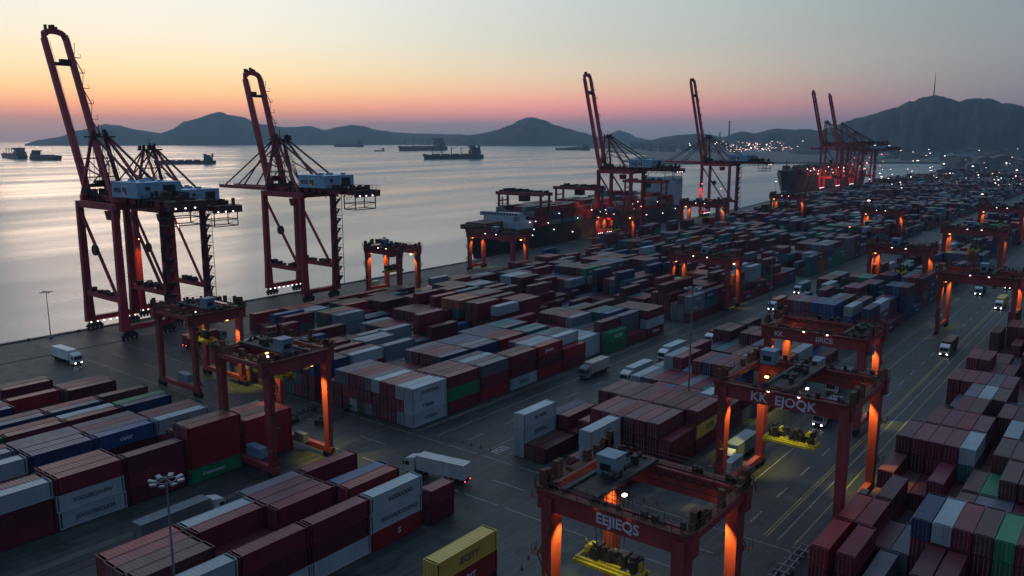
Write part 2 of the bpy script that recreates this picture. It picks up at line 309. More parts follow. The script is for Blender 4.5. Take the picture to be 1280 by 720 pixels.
for u in (101, 108.6, 116.4):
    for k in range(26):
        if u != 108.6 or k % 2: mb.quad((u, 20 + k * 9, z), (u + .16, 20 + k * 9, z), (u + .16, 27.5 + k * 9, z), (u, 27.5 + k * 9, z))
for k in range(5): mb.quad((119 + k * .9, 97.6, z), (119.4 + k * .9, 97.6, z), (119.4 + k * .9, 99.9, z), (119 + k * .9, 99.9, z))
structure(mb.build('white_lane_marking', MW))
mb = MB()
for v in (42.6, 43.1, 38.2): mb.quad((119, v, z), (1100, v, z), (1100, v + .18, z), (119, v + .18, z))
structure(mb.build('yellow_lane_marking', MY))
# crane rails on the quay and long grooves in the left lane
mb = MB()
for v in (246.9, 247.7, 269.6, 270.3): mb.box(-600, 320, v, v + .14, 0, .05)
for v in (117.5, 119.8, 112.4): mb.box(-60, 98, v, v + .16, .004, .05)
structure(mb.build('crane_rail', M['dark']))

# ------------------------------------------------------------------ hills
def hill_mat(name, c1, c2):
    m = bpy.data.materials.new(name); n, l = nodes_of(m); b = n['Principled BSDF']; b.inputs['Roughness'].default_value = .95
    geo = n.new('ShaderNodeNewGeometry'); ns = n.new('ShaderNodeTexNoise'); ns.inputs['Scale'].default_value = .006; ns.inputs['Detail'].default_value = 10; l.new(geo.outputs['Position'], ns.inputs['Vector'])
    rp = n.new('ShaderNodeMapRange'); rp.inputs[1].default_value = .35; rp.inputs[2].default_value = .65; l.new(ns.outputs[0], rp.inputs[0])
    mx = n.new('ShaderNodeMix'); mx.data_type = 'RGBA'; mx.inputs['A'].default_value = (*c1, 1); mx.inputs['B'].default_value = (*c2, 1); l.new(rp.outputs[0], mx.inputs['Factor']); l.new(mx.outputs['Result'], b.inputs['Base Color'])
    return m
MH = hill_mat('wooded_hillside', (.006, .012, .018), (.016, .027, .034))
from mathutils import noise as mnoise
def hill(prof, dist, depth, seed):
    xs = [p[0] for p in prof]; N = int((xs[-1] - xs[0]) / 1.6); T = 26; v = []; f = []
    for i in range(N + 1):
        px = xs[0] + (xs[-1] - xs[0]) * i / N
        for (a, ya), (c, yc) in zip(prof, prof[1:]):
            if a <= px <= c:
                t = (px - a) / (c - a); t = t * t * (3 - 2 * t) * .5 + t * .5; y = ya + (yc - ya) * t; break
        h = max(0, (172 - y) / F * dist + CH)
        dx, dy = direction(px)
        for j in range(T + 1):
            t = j / T * 2 - 1
            ridge = mnoise.fractal((px * .03 + seed, t * 1.3, 0), 1, 2, 5)
            prf = max(0, 1 - abs(t + .12 * ridge * (1 - abs(t))) ** 1.25)
            nz = mnoise.fractal((px * .05 + seed, t * 3 + seed, 1.7), 1, 2.1, 6)
            z = h * prf + nz * min(h * .16, 30) * (prf * (1 - prf) * 4) + nz * min(h, 6) * .8 - 8 * (1 - prf)
            d = dist + t * depth
            v.append((dx * d, dy * d, z))
    for i in range(N):
        for j in range(T):
            a = i * (T + 1) + j; f.append((a, a + T + 1, a + T + 2, a + 1))
    m = bpy.data.meshes.new('hills'); m.from_pydata(v, [], f); m.materials.append(MH); m.polygons.foreach_set('use_smooth', [True] * len(f)); m.update()
    return structure(put('hills', m))
hill([(30, 178.6), (50, 174.5), (75, 171), (100, 164), (120, 160), (133, 157), (150, 158.5), (170, 163), (200, 167), (215, 163), (232, 154), (252, 149), (265, 145), (276, 142.5), (290, 146), (303, 148), (325, 156), (357, 160), (387, 158), (407, 163), (425, 159), (440, 157), (455, 158), (470, 162.5), (500, 166), (530, 167), (570, 168), (610, 171), (650, 174), (690, 179)], 8800, 1300, 3)
hill([(545, 180.5), (565, 171), (593, 168), (607, 166), (620, 163), (637, 157), (650, 149.5), (658, 147), (667, 147.5), (680, 151), (693, 157), (710, 161), (727, 166), (745, 170), (765, 175), (790, 180)], 7400, 750, 11)
hill([(735, 180), (755, 170), (773, 163), (785, 166), (797, 172), (815, 175), (840, 180)], 9500, 800, 21)
hill([(790, 183.5), (810, 175), (830, 171), (850, 168.5), (875, 167), (905, 171), (920, 166), (928, 164), (943, 167), (960, 163), (973, 162), (1000, 162), (1020, 163.5), (1040, 166), (1075, 170), (1110, 184)], 5600, 900, 31)
hill([(700, 184.5), (725, 182.5), (760, 182), (800, 184), (815, 186)], 5200, 160, 45)
hill([(985, 187), (1010, 171), (1035, 160.5), (1072, 150), (1095, 144), (1115, 139), (1135, 132), (1150, 127.5), (1167, 126), (1180, 129), (1195, 134), (1205, 131.5), (1217, 130), (1230, 131), (1255, 136), (1280, 141), (1320, 150), (1370, 162), (1420, 180)], 4300, 1100, 57)
# mast on the mountain top
dx, dy = direction(1162.5); D = 4290
hz = (172 - 126.5) / F * D + CH
t = empty('radio_mast', (dx * D, dy * D, hz - 6)); tag(t, 'tall thin radio mast on the summit of the right-hand mountain', 'mast')
MB().tube((0, 0, 0), (0, 0, 60), 3.2, 6, 1.9).build('lattice_base', M['dark'], t)
MB().tube((0, 0, 60), (0, 0, 104), 1.8, 6, .7).build('antenna', M['dark'], t)

# ------------------------------------------------------------------ containers
CW = 2.44
def make_container_meshes(L, H, lw=.12):
    # corrugated body
    b = MB(); zb, zt = .17, H - .13; per = .36; n_ = int((L - .5) / per); x0 = (L - n_ * per) / 2; d = .045
    for side in (0, 1):
        pts = []
        for i in range(n_):
            x = x0 + i * per; pts += [(x, 0), (x + per * .33, 0), (x + per * .5, d), (x + per * .83, d)]
        pts.append((x0 + n_ * per, 0))
        base = .03
        P = [(x, (base + o) if side == 0 else (CW - base - o)) for x, o in pts]
        for (xa, ya), (xb, yb) in zip(P, P[1:]):
            q = [(xa, ya, zb), (xb, yb, zb), (xb, yb, zt), (xa, ya, zt)]
            if side: q.reverse()
            b.quad(*q)
    per = .62; n_ = int((L - .4) / per); x0 = (L - n_ * per) / 2
    for i in range(n_):      # roof ribs
        x = x0 + i * per; z = H - .035
        b.quad((x, .1, z), (x + per * .5, .1, z), (x + per * .5, CW - .1, z), (x, CW - .1, z))
        b.quad((x + per * .5, .1, z), (x + per * .62, .1, z - .03), (x + per * .62, CW - .1, z - .03), (x + per * .5, CW - .1, z))
        b.quad((x + per * .62, .1, z - .03), (x + per * .88, .1, z - .03), (x + per * .88, CW - .1, z - .03), (x + per * .62, CW - .1, z - .03))
        b.quad((x + per * .88, .1, z - .03), (x + per, .1, z), (x + per, CW - .1, z), (x + per * .88, CW - .1, z - .03))
    b.box(.12, L - .12, .12, CW - .12, .12, .17)
    for i in range(7):        # far end wall
        y = .16 + i * .3
        b.quad((L - .04, y, zb), (L - .04, y + .15, zb), (L - .04, y + .15, zt), (L - .04, y, zt))
        b.quad((L - .04, y + .15, zb), (L - .09, y + .3, zb), (L - .09, y + .3, zt), (L - .04, y + .15, zt))
    body = b.mesh('body')
    f = MB()
    for x in (0, L - .16):
        for y in (0, CW - .16): f.box(x, x + .16, y, y + .16, .118, H - .118)
    for x in (0, L - .178):
        for y in (0, CW - .162):
            for z in (0, H - .118): f.box(x - .004 if x == 0 else x, x + .178 + (.004 if x else 0), y - .004 if y == 0 else y, y + .162 + (.004 if y else 0), z, z + .118 + (.003 if z else 0))
    for y in (0, CW - .1):
        f.box(.178, L - .178, y, y + .1, .03, .17); f.box(.178, L - .178, y, y + .1, H - .13, H - .02)
    for x in (0, L - .1):
        f.box(x, x + .1, .162, CW - .162, .02, .17); f.box(x, x + .1, .162, CW - .162, H - .13, H - .01)
    frame = f.mesh('frame')
    dm = []
    for k in (0, 1):
        y0 = .165 + k * 1.06; d_ = MB(); d_.box(.03, .07, y0, y0 + 1.05, .175, H - .135)
        for z in (.35, H * .36, H * .62, H - .32): d_.box(.015, .029, y0 + .08, y0 + .97, z - .05, z + .05)
        r = MB()
        for yy in (y0 + .27, y0 + .78):
            r.box(-.02, .012, yy - .02, yy + .02, .1, H - .08); r.box(-.035, -.021, yy - .16, yy + .05, H * .38, H * .38 + .05); r.box(-.035, -.021, yy - .05, yy + .05, .2, .28)
        dm.append((d_.mesh('door'), r.mesh('lock_rods')))
    for m in [body, frame] + [x[0] for x in dm]: m.materials.append(MC['maroon'])
    for x in dm: x[1].materials.append(M['rod'])
    return dict(body=body, frame=frame, doors=dm)
KIND = {}
def kind(L, H):
    k = (round(L, 1), round(H, 2))
    if k not in KIND: KIND[k] = make_container_meshes(*k)
    return KIND[k]
_txt = {}
def text_mesh(s, size, depth=.03, shear=0):
    k = (s, size)
    if k in _txt: return _txt[k]
    cu = bpy.data.curves.new('txt', 'FONT'); cu.body = s; cu.size = size; cu.extrude = depth / 2; cu.offset = size * .02; cu.resolution_u = 3; cu.shear = shear
    o = bpy.data.objects.new('txt', cu); col.objects.link(o)
    dg = bpy.context.evaluated_depsgraph_get(); me = bpy.data.meshes.new_from_object(o.evaluated_get(dg))
    bpy.data.objects.remove(o); me.name = 'lettering'; me.materials.clear(); me.materials.append(M['letter'])
    _txt[k] = me; return me
def setmat(o, m):
    for s_ in o.material_slots: s_.link = 'OBJECT'; s_.material = m
def lettering(parent, s, size, loc, rot, mat, name='lettering'):
    o = put(name, text_mesh(s, size), parent, loc); o.rotation_euler = rot; setmat(o, mat)
    return o
SIDE = (pi / 2, 0, 0)                    # reads along +X on the -Y face
FACE_U = (pi / 2, 0, -pi / 2)            # reads from +Y to -Y on the -X face

BOX = []   # every container: dict(u, v, z, L, H, c, blk, row, bay, tier, text)
L0, H0 = 10.9, 2.9
def stack(u, v, cols, blk, row, bay, L=L0, H=H0, txt=None, near=True):
    """v is the edge nearest the camera; cols from the ground up"""
    z = .15; j = lambda a: random.uniform(-a, a)
    for t, c in enumerate(cols):
        tx = None
        if isinstance(c, tuple): c, tx = c
        BOX.append(dict(u=u + j(.12), v=v + j(.05), z=z, L=L, H=H, c=c, blk=blk, row=row, bay=bay, tier=t, n=len(cols), txt=tx))
        z += H + .02
def rc(): return random.choice(PAL)
def rnd(k): return [rc() for _ in range(k)]
def same(k):
    c = rc(); return [c if random.random() < .5 else rc() for _ in range(k)]

# block L: left of the cross road, beyond the near lane ; bays start 50.3 pitch 11.3
LU = [27.7, 39.0, 50.3, 61.6, 72.9, 84.4]
rowpitch = 2.56
Lspec = {
 (0, 2): [('white', 'JOOCOECUOR'), ('white', 'SOCUECOUIW'), 'maroon'], (1, 2): ['brown', 'maroon', 'maroon'], (2, 2): ['maroon', 'dark red', 'maroon'],
 (0, 3): ['dark red', 'maroon', 'dark red'],
 (0, 4): [('green', '3 evocoorg'), 'red', 'red', 'red'], (1, 4): ['red', 'maroon', 'maroon', 'brown'], (2, 4): ['maroon', 'red', 'dark red'],
 (0, 5): ['red', 'red', 'red'], (1, 5): ['red', 'maroon', 'brown'], (2, 5): ['maroon', 'brown', 'red'], (3, 5): ['brown', 'red', 'brown'], (4, 5): ['orange', 'maroon'],
 (0, 1): ['maroon', 'dark red', 'white'], (1, 1): ['maroon', 'dark red', 'dark red'], (3, 3): ['maroon'], (4, 3): ['navy', 'maroon'],
 (4, 2): ['plum', 'slate', 'navy'], (5, 2): ['maroon', 'navy', 'navy'], (6, 2): ['maroon', 'blue', 'slate'], (7, 2): ['dark red', 'blue', 'slate'],
 (4, 4): ['maroon', 'maroon', ('white', 'E EZE')], (5, 4): ['dark red', 'maroon', 'plum'], (6, 4): ['slate', 'maroon', 'plum'], (7, 4): ['maroon', 'slate'],
 (4, 3): ['maroon', 'dark red', ('blue', 'coor')], (5, 3): ['maroon', 'navy', 'slate'], (6, 3): ['dark red', 'maroon', 'plum'], (7, 3): ['slate', 'maroon', 'slate'],
}
blk = 'left block'
v = 131.8
for r in range(3):
    for bi, u in enumerate(LU):
        c = Lspec.get((r, bi))
        if c is None: c = rnd(random.choice([2, 2, 3])) if bi < 2 else (rnd(2) if bi == 3 else None)
        if c:
            hh = 2.62 if bi == 4 and r < 2 else H0
            stack(u if bi < 4 else u, v + r * rowpitch, c, blk, r, bi, H=hh)
v = 142.5
for r in range(3, 8):
    for bi, u in enumerate(LU[:5]):
        c = Lspec.get((r, bi)) or rnd(random.choice([2, 3, 3]) if r > 3 else 2)
        stack(u + 1.5, v + (r - 3) * rowpitch, c, blk, r, bi)
    if r < 6: stack(LU[5] + 4.2, v + (r - 3) * rowpitch - 1.5, ['brown'] * (1 if r < 5 else 2), blk, r, 5)
blk = 'far left block'
for r in range(0, 5):
    for bi in range(5):
        c = rnd(random.choice([1, 2, 2, 2]))
        if r == 0 and bi == 1: c = ['maroon', ('green', 'EVO')]
        if r == 0 and bi == 2: c = ['dark red', ('maroon', 'EOCOEWR')]
        if r == 0 and bi == 3: c = ['maroon', 'dark red']
        stack(33 + bi * 11.4, 167 + r * rowpitch, c, blk, r, bi)
blk = 'outer left block'
for r in range(0, 5):
    for bi in range(4):
        stack(42 + bi * 11.4, 185 + r * rowpitch, rnd(random.choice([1, 2, 2])), blk, r, bi)
for bi in range(4): stack(33 + bi * 11.4, 199.5, ['maroon'] * random.choice([1, 2]), blk, 5, bi); stack(33 + bi * 11.4, 202.1, ['plum', 'dark red'], blk, 6, bi)

# block F: nearest block, left foreground
FU = [20.4, 31.7, 43.0, 54.3, 65.4, 76.6]
Fspec = {
 (0, 5): [('red', 'S'), ('white', 'XCOOOCOUPAQ'), ('white', 'KCOOODO')], (0, 4): ['white', 'dark red', 'maroon'], (0, 3): [('white', 'JOOCU'), 'dark red', 'maroon'], (0, 2): ['maroon', 'red', ('white', 'KOCFFIB')],
 (1, 5): ['maroon', 'dark red'], (1, 4): ['brown'], (1, 3): ['maroon', 'dark red'], (1, 2): ['dark red', 'maroon'],
 (2, 5): ['maroon', 'red', 'red'], (2, 4): ['maroon', 'dark red'], (2, 3): ['dark red', 'maroon'], (2, 2): ['maroon', 'plum', 'brown'],
 (3, 5): ['dark red', 'maroon', 'blue'], (3, 4): ['maroon', 'dark red', 'maroon'], (3, 3): ['maroon', 'dark red'], (3, 2): ['maroon', 'dark red', 'brown'],
 (4, 5): ['maroon'], (4, 4): ['maroon', 'maroon', 'plum'], (4, 3): ['dark red', 'maroon', 'maroon'], (4, 2): ['maroon', 'dark red', 'maroon'],
 (5, 5): ['brown', 'maroon'], (5, 4): ['maroon', 'dark red', 'plum'], (5, 3): ['maroon', 'maroon', 'white'], (5, 2): ['maroon', 'dark red', 'red'],
 (6, 5): ['dark red', 'maroon', 'maroon'], (6, 4): ['dark red', 'maroon', 'slate'],
}
for (r, bi), c in Fspec.items(): stack(FU[bi], 87.6 + r * rowpitch, c, 'front block', r, bi)
for r in range(6):
    for bi in (0, 1): stack(FU[bi], 87.6 + r * rowpitch, rnd(random.choice([2, 2, 3])), 'front block', r, bi)
stack(88.4, 86.6, ['dark red', 'maroon'], 'front block', 0, 6, L=5.6)
stack(68.6, 66.4, ['dark red', ('red', 'SOJT'), ('yellow', 'ZCEYY')], 'corner stack', 0, 0, L=12.0)
stack(57.0, 66.4, ['maroon', 'dark red'], 'corner stack', 0, 1); stack(57.0, 69.0, ['maroon'], 'corner stack', 1, 1)

# block C: centre, beyond the cross road
def autoblock(name, u0, nb, v0, nr, hlo, hhi, spec={}, gaps=.0, clump=.5, pitch=11.4, edge=None):
    base = [[random.randint(hlo, hhi) for _ in range(nb)] for _ in range(nr)]
    cc = [rc() for _ in range(nb)]
    for bi in range(nb):
        for r in range(nr):
            c = spec.get((r, bi))
            if c is None:
                if random.random() < gaps: continue
                if random.random() < .3: cc[bi] = rc()
                k = base[r][bi] if random.random() < .45 else (base[0][bi] if r < nr * .45 else base[nr // 2][bi])
                c = [cc[bi] if random.random() < clump else rc() for _ in range(max(1, k))]
            if c: stack(u0 + bi * pitch, v0 + r * rowpitch, c, name, r, bi)
Cspec = {
 (0, 0): [('white', 'S IOOOO'), ('white', 'I Xaum'), ('white', 'ICOOCOUIG')], (1, 0): ['white', 'maroon', ('white', 'OOU'), 'maroon'][:3], (2, 0): ['maroon', 'red', 'maroon'], (3, 0): ['maroon', 'brown', 'maroon'],
 (4, 0): ['dark red', 'maroon', 'white'], (5, 0): ['grey', 'maroon', 'slate'], (6, 0): ['brown', 'maroon', 'maroon'], (7, 0): ['white', 'red', 'maroon'], (8, 0): ['maroon', 'red', 'slate'], (9, 0): ['maroon', 'dark red', 'slate'], (10, 0): ['maroon', 'plum'],
 (0, 1): ['maroon', 'green', 'maroon'], (1, 1): ['maroon', 'maroon', 'maroon'], (2, 1): ['maroon', 'red', 'plum'], (3, 1): ['maroon', 'dark red', 'maroon'],
 (0, 2): ['red', 'maroon', 'slate'], (1, 2): ['maroon', 'slate', 'slate'], (2, 2): ['maroon', 'dark red', ('white', 'OJE')], (3, 2): ['maroon', 'dark red', 'navy'],
 (0, 3): [('white', 'JOCUE'), 'dark red', 'maroon'], (0, 4): ['red', 'dark red', ('red', 'Juunen')], (1, 4): ['dark red', 'maroon', 'white'], (2, 4): ['dark red', 'maroon', 'white'], (3, 4): ['maroon', 'maroon', 'plum'], (0, 5): ['maroon', 'red'], (1, 5): ['dark red', 'maroon', 'white'],
 (0, 6): [], (0, 7): [('green', 'OCOE'), ('green', 'ECCOR')], (0, 8): ['maroon'], (0, 9): ['red', ('white', 'OOC'), 'maroon', 'plum'][:3],
}
autoblock('centre block', 118.4, 10, 121.0, 11, 2, 3, Cspec)
# block D: right of the centre road
Dspec = {
 (10, 0): [('white', 'ZTOE'), ('white', 'JOOOC'), ('white', 'XE TOAR')], (9, 0): ['brown'], (8, 0): ['dark red', 'brown'][:1], (7, 0): [], (6, 0): [], (5, 0): ['maroon'], (4, 0): ['dark red', ('white', 'KOOU'), ('white', 'COR')], (3, 0): ['maroon'], (2, 0): ['maroon'], (1, 0): ['dark red'], (0, 0): [],
 (10, 1): ['dark red', ('navy', 'OOOOJE')], (9, 1): ['navy', 'maroon'], (8, 1): ['maroon'], (7, 1): ['dark red', 'maroon'], (6, 1): ['dark red', 'maroon', 'maroon'],
 (10, 2): [], (9, 2): [], (10, 3): [], (9, 3): ['maroon'],
 (10, 4): ['dark red', ('white', 'OE')], (10, 5): ['maroon', ('white', 'JO')],
}
for r in range(0, 6): Dspec[(r, 1)] = ['maroon', 'dark red', random.choice(['maroon', 'plum', 'maroon'])]
for r in range(0, 9): Dspec[(r, 2)] = ['maroon', 'dark red', random.choice(['maroon', 'plum', 'dark red'])]
Dspec[(0, 2)] = ['maroon', ('yellow', 'OCOE'), 'maroon']; Dspec[(0, 1)] = ['dark red', 'maroon']
autoblock('right centre block', 120.3, 10, 66.6, 11, 1, 3, Dspec)
# block E: right foreground, right of the marked lane
Espec = {
 (12, 0): ['dark red', 'red'], (11, 0): ['maroon', 'maroon'], (10, 0): ['dark red'], (9, 0): ['slate'], (8, 0): ['dark red', 'maroon', 'navy'], (7, 0): ['maroon', 'dark red', 'white'], (6, 0): ['dark red', 'maroon', 'maroon'], (5, 0): ['maroon', 'dark red', 'brown'], (4, 0): ['dark red', 'green', 'green'], (3, 0): ['teal', 'dark red', 'maroon'],
 (12, 1): ['dark red'], (11, 1): ['maroon', 'brown'], (10, 1): [], (9, 1): ['dark red'], (8, 1): ['navy'], (7, 1): ['dark red', 'brown'], (6, 1): ['dark red', 'slate'], (5, 1): ['maroon', 'slate'], (4, 1): ['slate', 'dark red'],
 (12, 2): ['maroon', 'dark red'], (11, 2): ['brown'], (10, 2): ['dark red'], (9, 2): ['dark red', 'maroon'], (8, 2): ['dark red'], (7, 2): ['dark red', 'brown'], (6, 2): ['green', ('green', 'OO')], (5, 2): ['slate', 'maroon', 'brown'], (4, 2): ['brown', 'dark red', 'brown'],
 (12, 3): ['maroon', 'dark red', 'dark red'], (11, 3): ['maroon', 'dark red', 'maroon'], (10, 3): ['dark red', 'maroon', 'maroon'], (9, 3): ['dark red', 'slate', 'maroon'], (8, 3): ['teal', 'teal', 'white'], (7, 3): ['maroon'], (6, 3): ['maroon', 'dark red', 'brown'], (5, 3): ['dark red', 'brown', 'brown'],
 (12, 5): ['brown'], (11, 6): ['slate', 'slate'], (10, 6): ['maroon', 'navy', 'slate'], (9, 6): ['maroon', 'teal', 'white'], (8, 6): ['dark red', 'maroon', 'brown'], (7, 6): ['slate', 'blue'], (6, 6): ['brown', 'dark red', 'brown'],
}
_PAL = PAL; PAL = ['maroon'] * 8 + ['dark red'] * 9 + ['brown'] * 7 + ['slate'] * 2 + ['navy', 'white', 'plum']
autoblock('right foreground block', 120.0, 16, -.5, 13, 1, 3, Espec, pitch=11.3, gaps=.06)
PAL = _PAL
stack(108.9, 30.4, ['maroon', 'red'], 'right corner stack', 0, 0); stack(108.9, 26.9, ['dark red', 'maroon', ], 'right corner stack', 1, 0); stack(108.9, 23.6, ['slate'], 'right corner stack', 2, 0)
stack(108.9, 17.6, ['dark red', 'dark red'], 'right corner stack', 3, 0); stack(108.9, 15.0, ['maroon', 'dark red'], 'right corner stack', 4, 0)

# container rows behind
autoblock('middle block', 117.5, 11, 152.8, 14, 1, 4, {}, gaps=.03)
autoblock('seaward block', 134, 9, 191.5, 7, 1, 3, {}, gaps=.06)
autoblock('quayside block', 150, 12, 214.5, 5, 1, 2, {(r, k): ['maroon', 'red'] for r in (4,) for k in range(6)}, gaps=.12)

# farther yard
NEARN = len(BOX)
PAL = ['maroon'] * 22 + ['dark red'] * 20 + ['red'] * 5 + ['brown'] * 8 + ['plum'] * 10 + ['white'] * 4 + ['grey'] * 4 + ['blue'] * 4 + ['navy'] * 12 + ['green'] * 3 + ['teal'] * 8 + ['orange'] + ['slate'] * 9
u = 250
first = True
while u < 1500:
    nb = 9; span = nb * 11.4
    lo = .108 * u
    v = 66.6
    bands = [(63.5, 12), (120.6, 12), (153.5, 14), (192.5, 11)]
    q = min(quay(u), quay(u + span))
    if q - 38 > 236: bands.append((227, int((q - 36 - 227) / rowpitch)))
    bands.append((.6, 13))
    for v0, nr in bands:
        if v0 + nr * rowpitch < lo - 6: continue
        if nr < 1: continue
        hi = 3 if u < 500 else 4
        if v0 == .6:
            if u < 300: continue
        nm = 'far'
        if 330 < u < 620 and v0 == 66.6 and random.random() < 0: continue
        autoblock(nm, u + random.uniform(-2, 2), nb, v0, nr, 1, 4 if random.random() < .6 else 3, {}, gaps=.05, clump=.4)
    u += span + 16

# choose the 300 that show largest
top = {}
occ = {}
for i, b_ in enumerate(BOX):
    occ[(b_['blk'] if b_['blk'] != 'far' else ('far', round(b_['u'] / 40), round(b_['v'] / 1.0)), b_['row'], b_['bay'], b_['tier'], round(b_['u']) if b_['blk'] == 'far' else 0)] = i
def has(b_, dr, dbay, dt): return (b_['blk'], b_['row'] + dr, b_['bay'] + dbay, b_['tier'] + dt, 0) in occ
for b_ in BOX:
    uc, vc, zc = b_['u'] + b_['L'] / 2, b_['v'] + CW / 2, b_['z'] + b_['H'] / 2
    x, y, wd = project(uc, vc, zc); d = sqrt(uc * uc + vc * vc + (CH - zc) ** 2)
    vis = -60 < x < 1340 and 100 < y < 770 and wd > 0
    s_ = 0
    if b_['blk'] != 'far':
        if not has(b_, 0, 0, 1): s_ += b_['L'] * CW * (CH - zc) / d
        if not has(b_, -1, 0, 0): s_ += b_['L'] * b_['H'] * abs(vc) / d * .9
        if not has(b_, 0, -1, 0): s_ += CW * b_['H'] * abs(uc) / d * .9
        b_['hid'] = s_ < .01
    else: b_['hid'] = False
    b_['score'] = s_ / d ** 2 if vis else 0
order = sorted(range(len(BOX)), key=lambda i: -BOX[i]['score'])[:300]
chosen = set(i for i in order if BOX[i]['score'] > 0)
TIER = {0: 'bottom', 1: 'second', 2: 'third', 3: 'fourth'}
ORD = ['first', 'second', 'third', 'fourth', 'fifth', 'sixth', 'seventh', 'eighth', 'ninth', 'tenth', 'eleventh', 'twelfth', 'thirteenth', 'fourteenth']
PLACE = {
 'left block': ('left yard block', 'near lane', 11, False), 'far left block': ('green-box block at left edge', 'yard', 5, False), 'outer left block': ('outermost left block near the quay', 'yard', 7, False),
 'front block': ('bottom-left block', 'camera', 7, False), 'right corner stack': ('corner stacks below the KK EJOQK crane', 'lane', 5, True), 'corner stack': ('yellow-topped stacks', 'camera', 2, False), 'centre block': ('central block', 'central road', 11, False),
 'right centre block': ('block behind the nearest gantries', 'camera', 11, False), 'right foreground block': ('bottom-right block', 'marked lane', 13, True), 'middle block': ('block behind the central one', 'camera', 14, False),
 'seaward block': ('low block toward the sea', 'yard', 5, False), 'quayside block': ('long rows along the quay', 'yard', 5, False)}
GRP = 'shipping containers stacked in the yard'
used = {}
labset = set()
for i in order:
    if i not in chosen: continue
    b_ = BOX[i]; k = kind(b_['L'], b_['H']); m = MC[b_['c']]
    t = empty('shipping_container', (b_['u'], b_['v'], b_['z']))
    pl = PLACE[b_['blk']]; row = (pl[2] - 1 - b_['row']) if pl[3] else b_['row']
    tt = 'top' if b_['tier'] == b_['n'] - 1 and b_['n'] > 1 else ('lone' if b_['n'] == 1 else TIER[b_['tier']])
    lab = f"{tt} {b_['c']} container, {ORD[row]} row, {ORD[min(b_['bay'], 13)]} bay, {pl[0]}"
    labset.add(lab)
    tag(t, lab, 'shipping container', GRP)
    for nm in ('body', 'frame'): setmat(put(nm, k[nm], t), m)
    for dmesh, rmesh in k['doors']:
        dd = put('door', dmesh, t); setmat(dd, m); put('lock_rods', rmesh, dd)
    if b_['txt']:
        s_ = b_['txt']; lt = M['letter_dark'] if b_['c'] in ('white', 'yellow') else M['letter']
        big = 1.25 if len(s_) < 7 else .95
        wd = len(s_) * big * .66
        lettering(t, s_, big, (max(.6, (b_['L'] - wd) * .55), -.03, b_['H'] * .5 - big * .33), SIDE, lt)
print('containers', len(BOX), 'individual', len(chosen), 'labels', len(labset))
mb = MB()
for i, b_ in enumerate(BOX):
    if i in chosen: continue
    c = CC[b_['c']]; kf = random.uniform(.65, 1.1); c = (c[0] * kf, c[1] * kf, c[2] * kf, 1)
    x0, y0, z0 = b_['u'], b_['v'], b_['z']; x1, y1, z1 = x0 + b_['L'], y0 + CW, z0 + b_['H']
    mb.box(x0, x1, y0, y1, z0, z1, c, skip_bottom=True)
    if b_['hid']: continue
    dk = tuple(a * .35 for a in c[:3]) + (1,); lt = (.36, .31, .3, 1)
    if project(x0, y0, z0)[2] < 520:
        # door end: rails and lock rods, recessed side seams
        for yy in (.35, .85, 1.5, 2.0): mb.box(x0 - .05, x0 - .01, y0 + yy, y0 + yy + .05, z0 + .15, z1 - .15, lt)
        mb.box(x0 - .03, x0 - .004, y0 + 1.2, y0 + 1.24, z0 + .1, z1 - .1, dk)
        n_ = 9
        for q_ in range(n_): 
            xa = x0 + .5 + q_ * (b_['L'] - 1) / n_
            mb.box(xa, xa + .35, y0 - .03, y0 - .004, z0 + .2, z1 - .2, c)
    if random.random() < (.3 if b_['c'] != 'maroon' else .12):
        lc = (.45, .5, .55, 1) if b_['c'] not in ('white', 'yellow') else (.05, .08, .14, 1)
        a = random.uniform(.25, .5) * b_['L']; sx = random.uniform(.1, .4) * b_['L']; nl = random.randint(4, 8)
        for q_ in range(nl):   # worn letters on the side
            xa = x0 + sx + q_ * a / nl
            mb.box(xa, xa + a / nl * .65, y0 - .045, y0 - .031, z0 + 1.1, z0 + 1.1 + random.choice([.7, .9, .55]), lc)
o = mb.build('shipping_containers_stacked', M['stackpaint'])
tag(o, 'dense rows of stacked maroon, grey, blue and green containers filling the far yard', 'shipping containers', GRP, 'stuff')

